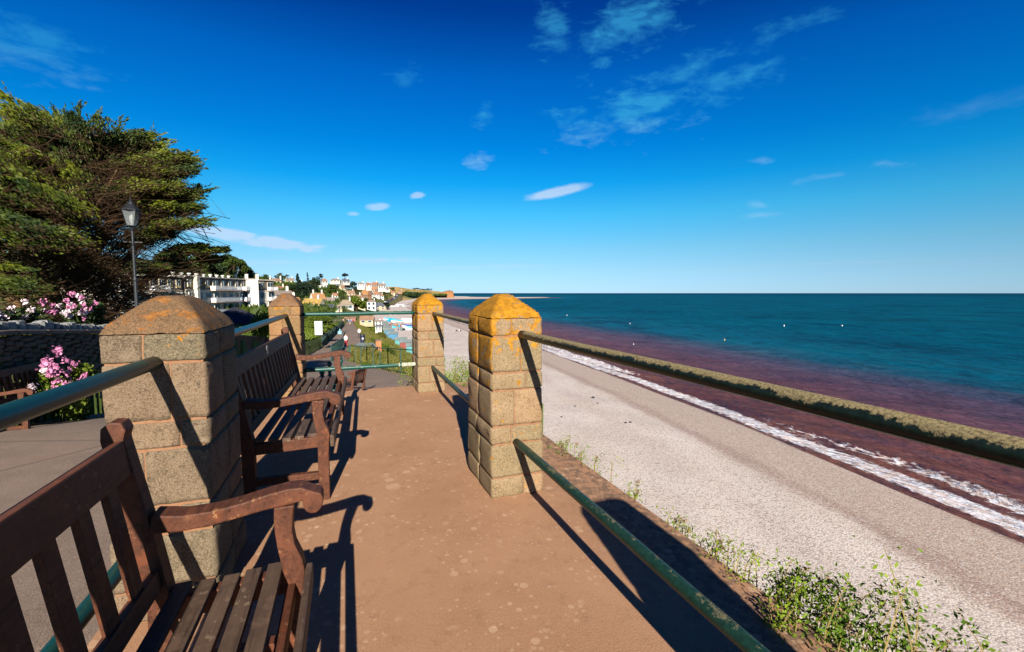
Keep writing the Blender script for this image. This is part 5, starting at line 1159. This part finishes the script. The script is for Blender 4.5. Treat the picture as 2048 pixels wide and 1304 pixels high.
# ------------------------------------------------------------------ trees of the town
TW = [ # px, py base, h px, w px, kind, mat, label
 (455, 560, 44, 40, 'round', 'dark_tree', 'g'), (425, 562, 46, 40, 'round', 'dark_tree', 'g'), (398, 562, 50, 36, 'round', 'mid_tree', 'g'), (372, 566, 44, 38, 'round', 'dark_tree', 'g'), (478, 560, 36, 34, 'round', 'mid_tree', 'g'), (496, 561, 24, 24, 'round', 'dark_tree', 'g'), (440, 545, 26, 30, 'round', 'mid_tree', 'g'), (410, 540, 30, 34, 'round', 'dark_tree', 'g'), (345, 560, 40, 40, 'round', 'dark_tree', 'g'), (318, 560, 40, 40, 'round', 'dark_tree', 'g'),
 (467, 540, 22, 26, 'round', 'mid_tree', 'g'), (508, 562, 14, 16, 'round', 'mid_tree', 'g'),
 (533, 565, 14, 18, 'round', 'mid_tree', 'round light tree left of the cream ridge villa'), (560, 566, 20, 20, 'round', 'mid_tree', 'leafy tree on the skyline between two cream houses'), (575, 563, 13, 8, 'pine', 'pine_tree', 'thin umbrella pine on the skyline above the apartment block'),
 (597, 595, 42, 22, 'cone', 'pine_tree', 'tall pointed conifer at the left of the dark clump'), (585, 598, 28, 24, 'round', 'dark_tree', 'dark tree under the pointed conifer'), (608, 600, 36, 30, 'round', 'pine_tree', 'broad dark pine in the middle of the clump'), (616, 595, 44, 14, 'cone', 'pine_tree', 'narrow conifer behind the broad dark pine'), (630, 590, 34, 26, 'round', 'dark_tree', 'dark tree left of the white two storey villa'), (640, 566, 18, 16, 'round', 'pine_tree', 'dark skyline tree above the white villa'),
 (600, 612, 22, 26, 'round', 'dark_tree', 'dark tree above the orange roof behind the pillar'), (622, 604, 16, 20, 'round', 'mid_tree', 'green tree behind the yellow roofed house'),
 (666, 590, 20, 22, 'round', 'mid_tree', 'green tree right of the white two storey villa'), (675, 580, 20, 20, 'round', 'dark_tree', 'dark tree on the slope below the skyline houses'), (682, 604, 18, 18, 'round', 'mid_tree', 'bushy tree between the thatched cottage and the slope'),
 (690, 574, 27, 15, 'pine', 'pine_tree', 'umbrella pine standing high on the skyline'), (697, 585, 24, 18, 'round', 'pine_tree', 'dark pine under the umbrella pine'), (706, 586, 24, 20, 'round', 'pine_tree', 'broad dark pine right of the umbrella pine'), (712, 590, 18, 14, 'round', 'dark_tree', 'dark tree at the right end of the pine clump'), (686, 594, 14, 16, 'round', 'mid_tree', 'green tree beside the tall narrow cream house'),
 (712, 622, 26, 40, 'round', 'bright_bush', 'large round yellow green tree above the path'), (690, 626, 16, 18, 'round', 'mid_tree', 'small green tree left of the large round tree'), (664, 634, 12, 14, 'round', 'mid_tree', 'small tree beside the thin path pole'), (774, 602, 26, 20, 'round', 'mid_tree', 'round green tree at the foot of the steep road'), (785, 586, 12, 12, 'round', 'mid_tree', 'small green tree above the steep road'), (775, 622, 14, 14, 'round', 'dark_tree', 'dark bush beside the slate roofed stone house'), (650, 632, 12, 18, 'round', 'mid_tree', 'green tree in front of the low slate roofed house'), (724, 584, 10, 12, 'round', 'mid_tree', 'small tree among the ridge houses'), (735, 582, 8, 12, 'round', 'dark_tree', 'dark tree between the ridge houses'), (757, 581, 9, 12, 'round', 'dark_tree', 'low dark tree left of the bright white gabled house'), (805, 594, 12, 12, 'round', 'mid_tree', 'reddish hillside tree near the road head'),
]
for (px, py, h, w, kind, m, lb) in TW:
    g0 = ground_hit(px, py, 62, 1500, 1.006) or P(px, py, 350); s = g0.length/910
    gr = None
    if lb == 'g': lb = 'dense broadleaved tree in the wood on the hill behind the apartment block'; gr = 'trees of the wood on the hill'
    tree('tree', g0, h*s, w*s, M[m], lb, gr, nlobe=14 if w > 20 else 8, leaves=210 if w > 20 else 120, lsz=w*s*.085, kind=kind if kind != 'pine' else 'flat', trunkf=.2 if kind != 'pine' else .6, tm=M['twig'])
for i, (px, py, h, w) in enumerate([(727, 587, 9, 12), (742, 592, 8, 10), (715, 586, 9, 12), (750, 594, 7, 9), (733, 606, 10, 12), (759, 592, 8, 10), (722, 594, 9, 10), (767, 589, 8, 9), (704, 602, 10, 12), (748, 606, 9, 11), (755, 584, 5, 9), (728, 579, 5, 9), (742, 580, 4, 9), (640, 596, 12, 16), (655, 600, 10, 14), (770, 583, 6, 9), (700, 610, 9, 12)]):
    g0 = ground_hit(px, py, 62, 1500, 1.006) or P(px, py, 350); s = g0.length/910
    tree('tree', g0, h*s, w*s, M['mid_tree' if i % 3 else 'dark_tree'], 'small garden tree among the houses on the far hillside', 'garden trees of the hillside town', nlobe=7, leaves=110, lsz=w*s*.09, trunkf=.15, tm=M['twig'])
# underwood filling between the houses
def und(n):
    u = rng.uniform(330, 800, n); d = np.exp(rng.uniform(math.log(110), math.log(650), n)); a = np.arctan((u-1024)/910)+PSI; r = d/np.cos(a-PSI); X = r*np.sin(a); Y = r*np.cos(a); k = X < XL(Y)-6; k &= np.sin(X*.05+1)*np.sin(Y*.03)+.45 > rng.random(n)*1.2
    X, Y, d = X[k], Y[k], d[k]; return np.stack([X, Y, Hgt(X, Y)], -1)
o = veg_patch('town_shrubs', und, 60000, 1.0, 4.6, 'mid_tree', 1.8, .5); tag(o, 'mixed shrubs and gardens between the houses of the town', 'shrubs')
def gard(n):
    Y = rng.uniform(32, 110, n); X = XL(Y)-.6-rng.random(n)**1.3*26; return np.stack([X, Y, Hgt(X, Y)], -1)
o = veg_patch('garden_plants', gard, 70000, .2, .75, 'bright_bush', .2, .6); tag(o, 'garden planting behind the wall left of the path', 'plants')
# row of trees on the fields
for i in range(16):
    px = 827+i*2.45; s = 1450/910; tree('tree', P(px, 582.5+i*.12, 1450), (6.2+random.uniform(-1, 1))*s, (4.4+random.uniform(-.6, .8))*s, M['dark_tree'], 'small dark tree in the row standing on the golden fields', 'row of trees on the fields', nlobe=5, leaves=60, lsz=1.6, kind='flat', trunkf=.4)
def hed(n):
    u = rng.uniform(811, 858, n); d = rng.uniform(1180, 1330, n); a = np.arctan((u-1024)/910)+PSI; r = d/np.cos(a-PSI); yb = np.interp(u, [811, 825, 858], [590, 591.5, 592.5]); return np.stack([r*np.sin(a), r*np.cos(a), (586-yb)/910*d+rng.random(n)*5-2], -1)
o = veg_patch('far_hedge', hed, 5000, 4, 9, 'dark_tree', 7, .3); tag(o, 'long dark green wood below the golden fields', 'wood')
def hed2(n):
    u = rng.uniform(868, 893, n); d = rng.uniform(1300, 1330, n); a = np.arctan((u-1024)/910)+PSI; r = d/np.cos(a-PSI); return np.stack([r*np.sin(a), r*np.cos(a), (586-591.5)/910*d+rng.random(n)*2], -1)
tag(veg_patch('headland_scrub', hed2, 1200, 2, 5, 'mid_tree', 5, .3), 'green scrub at the foot of the red headland', 'scrub')

# ------------------------------------------------------------------ beach : huts, boats, people, buoys
BZ = lambda x, y: SEA+float(np.interp(-shore_off(np.array([x]), np.array([y]))[0], [-20, -2, 0, 3, 8, 10, 12, 18, 30, 80, 300], [-2.5, -.25, 0, .42, .85, 1.12, 1.16, 1.3, 1.5, 1.52, 1.55]))
def beach_pt(px, py):
    v = ray(px, py); t = -13.5/v.z
    p = v*t; z = BZ(p.x, p.y); t = z/v.z; return v*t
M['hut_blue'] = plain('hut_blue', (.05, .18, .30), .7, .3, .12, 1); M['hut_teal'] = plain('hut_teal', (.08, .28, .28), .7, .3, .12, 1); M['hut_grey'] = plain('hut_roof_grey', (.17, .21, .21), .85, .2, .18, 1.5); M['hut_red'] = plain('hut_red', (.22, .05, .04), .7, .3, .1, 1)
def hut(p, w, dp, h, rz, wm, label):
    root = empty('beach_hut', p, label, 'beach hut', 'beach huts along the foot of the slope', rz); MB().box((0, 0, h/2), (w, dp, h)).build('hut_wall', M[wm], root)
    MB().add([(-w*.56, -dp*.55, h), (w*.56, -dp*.55, h), (w*.56, dp*.55, h), (-w*.56, dp*.55, h), (-w*.56, 0, h+.6), (w*.56, 0, h+.6)], [(0, 1, 5, 4), (2, 3, 4, 5), (1, 2, 5), (3, 0, 4), (3, 2, 1, 0)]).build('hut_roof', M['hut_grey'], root)
    MB().box((w*.503, 0, h*.45), (.06, dp*.35, h*.8)).build('hut_door', M['w_white'], root)
HU = [(826, 712, 'hut_teal', 'nearest teal beach hut beside the far corner pillar'), (812, 703, 'hut_red', 'dark red beach hut behind the nearest teal hut'), (802, 697, 'hut_teal', 'green roofed hut third from the far corner pillar'), (786, 683, 'hut_blue', 'bright blue beach hut at the bend of the row'), (779, 675, 'hut_blue', 'blue grey hut behind the bright blue hut'), (774, 668, 'hut_grey', 'grey hut in the middle of the row of huts'), (771, 662, 'hut_red', 'hut with a red side near the head of the row'), (768, 657, 'hut_grey', 'farthest grey roofed hut of the row')]
for (px, py, m, lb) in HU:
    p = beach_pt(px, py+1); hut(p, 2.6, 2.8, 2.3, R(-8), m, lb)
M['tarp_blue'] = plain('boat_cover_blue', (.01, .05, .32), .6, .3, .2, 2); M['tarp_cyan'] = plain('boat_cyan', (.02, .38, .60), .5, .4, .15, 2); M['boat_white'] = plain('boat_white', (.75, .76, .78), .4, .4, .05, 2)
def boat(px, py, Lm, rz, hull, cover, label):
    p = beach_pt(px, py); root = empty('boat', p, label, 'boat', 'boats drawn up on the shingle', rz); V = []; n = 9
    for i in range(n):
        t = i/(n-1); w = Lm*.17*math.sin(math.pi*min(1, .25+t*.62))**.7*(1-t**4); x = Lm*(t-.5); sh = .75+.35*t*t
        V += [(x, -w, sh), (x, -w*.75, .28), (x, 0, .08+.3*t**5), (x, w*.75, .28), (x, w, sh)]
    F = [(i*5+j, i*5+j+1, (i+1)*5+j+1, (i+1)*5+j) for i in range(n-1) for j in range(4)]+[(0, 1, 2, 3, 4)]
    MB().add(V, F).build('hull', M[hull], root)
    V2 = []; 
    for i in range(n-1):
        a = V[i*5]; b = V[i*5+4]; V2 += [(a[0], a[1]*1.02, a[2]+.02), (a[0], 0, a[2]+.45), (b[0], b[1]*1.02, b[2]+.02)]
    MB().add(V2, [(i*3+j, i*3+j+1, (i+1)*3+j+1, (i+1)*3+j) for i in range(n-2) for j in range(2)]+[(0, 1, 2), (3*(n-2), 3*(n-2)+2, 3*(n-2)+1)]).build('cover', M[cover], root)
    MB().bar((-Lm*.45, 0, .05), (Lm*.4, 0, .05), .12, .15).build('keel', M[hull], root)
for b_ in [(818, 656, 5.5, 2.8, 'boat_white', 'tarp_blue', 'white boat under a dark blue cover, nearest the far corner pillar'), (825, 660, 5.5, 2.9, 'boat_white', 'tarp_cyan', 'boat under a bright cyan cover beside the dark blue one'), (778, 641, 6.5, 2.6, 'boat_white', 'tarp_cyan', 'first cyan covered boat in the row behind the huts'), (786, 644, 6.5, 2.5, 'tarp_cyan', 'tarp_cyan', 'cyan boat with a cyan hull in the row behind the huts'), (794, 645, 5.5, 2.7, 'boat_white', 'tarp_cyan', 'last cyan covered boat towards the open shingle'), (815, 642, 6, 2.9, 'boat_white', 'boat_white', 'white boat lying alone on the shingle'), (818, 645, 5, 3.0, 'boat_white', 'boat_white', 'low white dinghy beside the lone white boat'), (785, 630, 5, 2.6, 'boat_white', 'tarp_blue', 'small boat just under the cross rail'), (800, 611, 9, 2.8, 'boat_white', 'boat_white', 'white boat on the far beach above the cross rail'), (812, 613, 8, 2.8, 'boat_white', 'hut_grey', 'grey covered boat on the far beach above the cross rail'), (789, 614, 9, 2.8, 'boat_white', 'boat_white', 'white boat on the far beach nearest the town')]: boat(*b_)
# clutter heaps near the huts, dark rubble on the shingle
def person_mesh(pose):
    J = {'stand': [((0, 0, .92), .15), ((0, 0, 1.15), .145), ((0, 0, 1.40), .155), ((0, 0, 1.52), .06), ((0, .02, 1.66), .10), ((0, .02, 1.74), .08),
                   ((.10, 0, .88), .09), ((.11, .03, .48), .06), ((.12, 0, .08), .045), ((.12, .14, .03), .035), ((-.10, 0, .88), .09), ((-.11, -.05, .48), .06), ((-.12, -.12, .08), .045), ((-.12, .02, .03), .035),
                   ((.20, 0, 1.38), .06), ((.25, 0, 1.12), .045), ((.26, .12, .90), .035), ((-.20, 0, 1.38), .06), ((-.25, -.02, 1.12), .045), ((-.26, .08, .90), .035)],
         'sit': [((0, 0, .14), .16), ((0, -.06, .38), .145), ((0, -.08, .60), .15), ((0, -.06, .72), .06), ((0, -.03, .86), .10), ((0, -.03, .94), .08),
                 ((.10, .06, .14), .09), ((.12, .45, .38), .06), ((.12, .75, .07), .045), ((.12, .88, .04), .035), ((-.10, .06, .14), .09), ((-.12, .48, .22), .06), ((-.12, .88, .06), .045), ((-.12, .96, .05), .035),
                 ((.20, -.08, .58), .06), ((.26, .10, .40), .045), ((.16, .34, .38), .035), ((-.20, -.08, .58), .06), ((-.30, -.2, .32), .045), ((-.34, -.25, .07), .035)]}[pose]
    E = [(0, 1), (1, 2), (2, 3), (3, 4), (4, 5), (0, 6), (6, 7), (7, 8), (8, 9), (0, 10), (10, 11), (11, 12), (12, 13), (2, 14), (14, 15), (15, 16), (2, 17), (17, 18), (18, 19)]
    me = bpy.data.meshes.new('person'); me.from_pydata([j[0] for j in J], E, []); o = bpy.data.objects.new('tmp', me); C.objects.link(o); m = o.modifiers.new('s', 'SKIN')
    for i, j in enumerate(J): me.skin_vertices[0].data[i].radius = (j[1], j[1])
    me.skin_vertices[0].data[0].use_root = True; o.modifiers.new('u', 'SUBSURF').levels = 1; bpy.context.view_layer.update()
    dg = bpy.context.evaluated_depsgraph_get(); r = bpy.data.meshes.new_from_object(o.evaluated_get(dg)); bpy.data.objects.remove(o); return r
M['skin'] = plain('skin', (.45, .25, .16), .6); M['cl'] = {k: plain('cloth_'+k, c, .9) for k, c in dict(white=(.7, .7, .7), dark=(.03, .035, .06), red=(.45, .03, .04), blue=(.05, .12, .35), pink=(.6, .3, .35), tan=(.4, .3, .2), black=(.015, .015, .015)).items()}
PM = {k: person_mesh(k) for k in ('stand', 'sit')}
def person(p, pose, top, bot, rz, label, cat='person'):
    me = PM[pose].copy(); me.materials.clear()
    for m in (M['cl'][top], M['cl'][bot], M['skin'], M['cl']['black']): me.materials.append(m)
    for f in me.polygons:
        c = f.center; z = c.z; f.material_index = (3 if (z > 1.70 or (z > 1.62 and c.y < 0)) else 2 if z > 1.47 else 0 if z > .92 else 1 if z > .1 else 3) if pose == 'stand' else (3 if z > .90 else 2 if z > .70 else 0 if (z > .24 and c.y < .2) else 1 if z > .08 else 2)
        if pose == 'stand' and abs(c.x) > .22 and z < 1.15: f.material_index = 2
        f.use_smooth = True
    o = bpy.data.objects.new('person', me); C.objects.link(o); o.location = p; o.rotation_euler = (0, 0, rz); tag(o, label, cat, 'people on the path and the beach')
for (px, py, t, b, rz, lb) in [(680, 650, 'white', 'dark', .2, 'walker in a white top on the distant path under the cross rail'), (687, 649, 'pink', 'dark', 2.8, 'walker in pink beside the one in white on the distant path'), (672, 653, 'dark', 'dark', .1, 'walker in dark clothes close to the hedge on the distant path'), (707, 648, 'red', 'dark', 3, 'walker in red near the end of the path'), (719, 676, 'white', 'dark', 2.9, 'figure in white standing left of the litter bin'), (700, 650, 'blue', 'tan', 0, 'walker in blue in the middle of the distant path')]:
    person(at_path(px, py), 'stand', t, b, rz, lb)
p = at_path(692, 694); person((p.x, p.y, p.z), 'stand', 'white', 'red', 2.6, 'person in white shirt and red trousers behind the sloping fence')
for i, (px, py, po, t, b, lb) in enumerate([(803, 689, 'stand', 'dark', 'dark', 'dark figure standing on the shingle left of the corner pillar'), (821, 693, 'stand', 'black', 'dark', 'figure in black beside the teal hut'), (809, 686, 'stand', 'tan', 'dark', 'figure in tan standing on the shingle near the huts'), (938, 688, 'sit', 'pink', 'tan', 'sunbather in pink sitting left of the near lichen pillar'), (944, 689, 'sit', 'red', 'tan', 'sunbather in red sitting next to the one in pink'), (913, 663, 'sit', 'dark', 'dark', 'dark dressed sitter on the pale shingle, left'), (918, 663, 'sit', 'white', 'dark', 'sitter in white on the pale shingle, beside the dark one'), (921, 663.5, 'sit', 'dark', 'tan', 'dark dressed sitter on the pale shingle, right'), (946, 665, 'sit', 'blue', 'dark', 'sitter in blue near the water line'), (942, 726, 'sit', 'pink', 'dark', 'sitter low on the shingle beside the near pillar'), (797, 660, 'sit', 'blue', 'dark', 'sitter in blue by the clutter at the huts'), (805, 650, 'stand', 'tan', 'dark', 'figure between the boats')]):
    person(beach_pt(px, py), po, t, b, i*1.3, lb)
def rock_lump(p, s, m, name, label, cat, group=None, kind=None):
    me = wall_stone_mesh(int(p.x*7) % 50); me.name = name; me.materials.append(m); o = bpy.data.objects.new(name, me); C.objects.link(o); o.location = p; o.scale = (s, s*1.5, s*.6); o.rotation_euler = (0, 0, p.x); tag(o, label, cat, group)
for i, (px, py, s, lb) in enumerate([(1186, 795, .32, 'dark stone on the shingle nearest the wave line'), (1195, 807, .26, 'small dark stone just inland of the dark stone by the wave line'), (1251, 846, .26, 'left one of a pair of dark stones on the pale shingle'), (1260, 845, .26, 'right one of a pair of dark stones on the pale shingle'), (1123, 834, .2, 'small dark stone close to the terrace edge weeds'), (1150, 812, .16, 'tiny dark stone on the pale shingle')]):
    rock_lump(beach_pt(px, py), s, M['slate_dark'], 'dark_stone', lb, 'stone')
def flat_heap(px, py, s, m, name, label, cat):
    p = beach_pt(px, py); root = empty(name, p, label, cat); r_ = random.Random(int(px))
    for i in range(7): MB().box((r_.uniform(-1, 1)*s, r_.uniform(-1, 1)*s, .12+r_.uniform(0, .25)*s), (r_.uniform(.2, .7)*s, r_.uniform(.2, .7)*s, r_.uniform(.2, .6)*s), r_.uniform(0, 3)).build('item', M[m[i % len(m)]], root, bevel=.03)
flat_heap(793, 655, 2.4, ['tarp_cyan', 'hut_grey', 'hut_red'], 'gear_heap', 'heap of boat gear beside the grey huts', 'gear'); flat_heap(799, 661, 1.8, ['hut_teal', 'metal_black', 'slate_dark'], 'gear_heap', 'green and black gear heap on the shingle by the huts', 'gear'); flat_heap(786, 651, 2.0, ['brick', 'hut_red', 'hut_grey'], 'gear_heap', 'rusty gear heap above the huts', 'gear'); flat_heap(771, 640, 2.4, ['brick', 'tarp_blue', 'boat_white'], 'gear_heap', 'orange and blue gear heap by the first cyan boat', 'gear')
M['buoy_y'] = plain('buoy_yellow', (.75, .55, .15), .4); M['buoy_w'] = plain('buoy_white', (.8, .8, .8), .4)
for i, (px, py, m, r, lb) in enumerate([(1134, 631, 'buoy_w', .3, 'white buoy nearest the lichen pillar'), (1260, 648, 'buoy_w', .27, 'white buoy above the purple water'), (1267, 689, 'buoy_w', .18, 'small white buoy on the purple water'), (1449, 681, 'buoy_y', .26, 'yellowish buoy in the blue water'), (1568, 652, 'buoy_w', .3, 'white buoy far out in the centre of the bay'), (1684, 652, 'buoy_w', .3, 'white buoy farthest right')]):
    v = ray(px, py); p = v*(SEA/v.z); root = empty('buoy', p, lb, 'buoy', 'mooring buoys on the bay'); MB().lathe((0, 0, 0), [(.3*r, -r), (.9*r, -.4*r), (r, 0), (.9*r, .5*r), (.4*r, r), (.12*r, 1.2*r), (.10*r, 1.9*r)], 10).build('float', M[m], root, smooth=True); MB().lathe((0, 0, 1.9*r), [(.12*r, 0), (.28*r, .15*r), (.28*r, .4*r), (.1*r, .5*r)], 8).build('topmark', M[m], root)
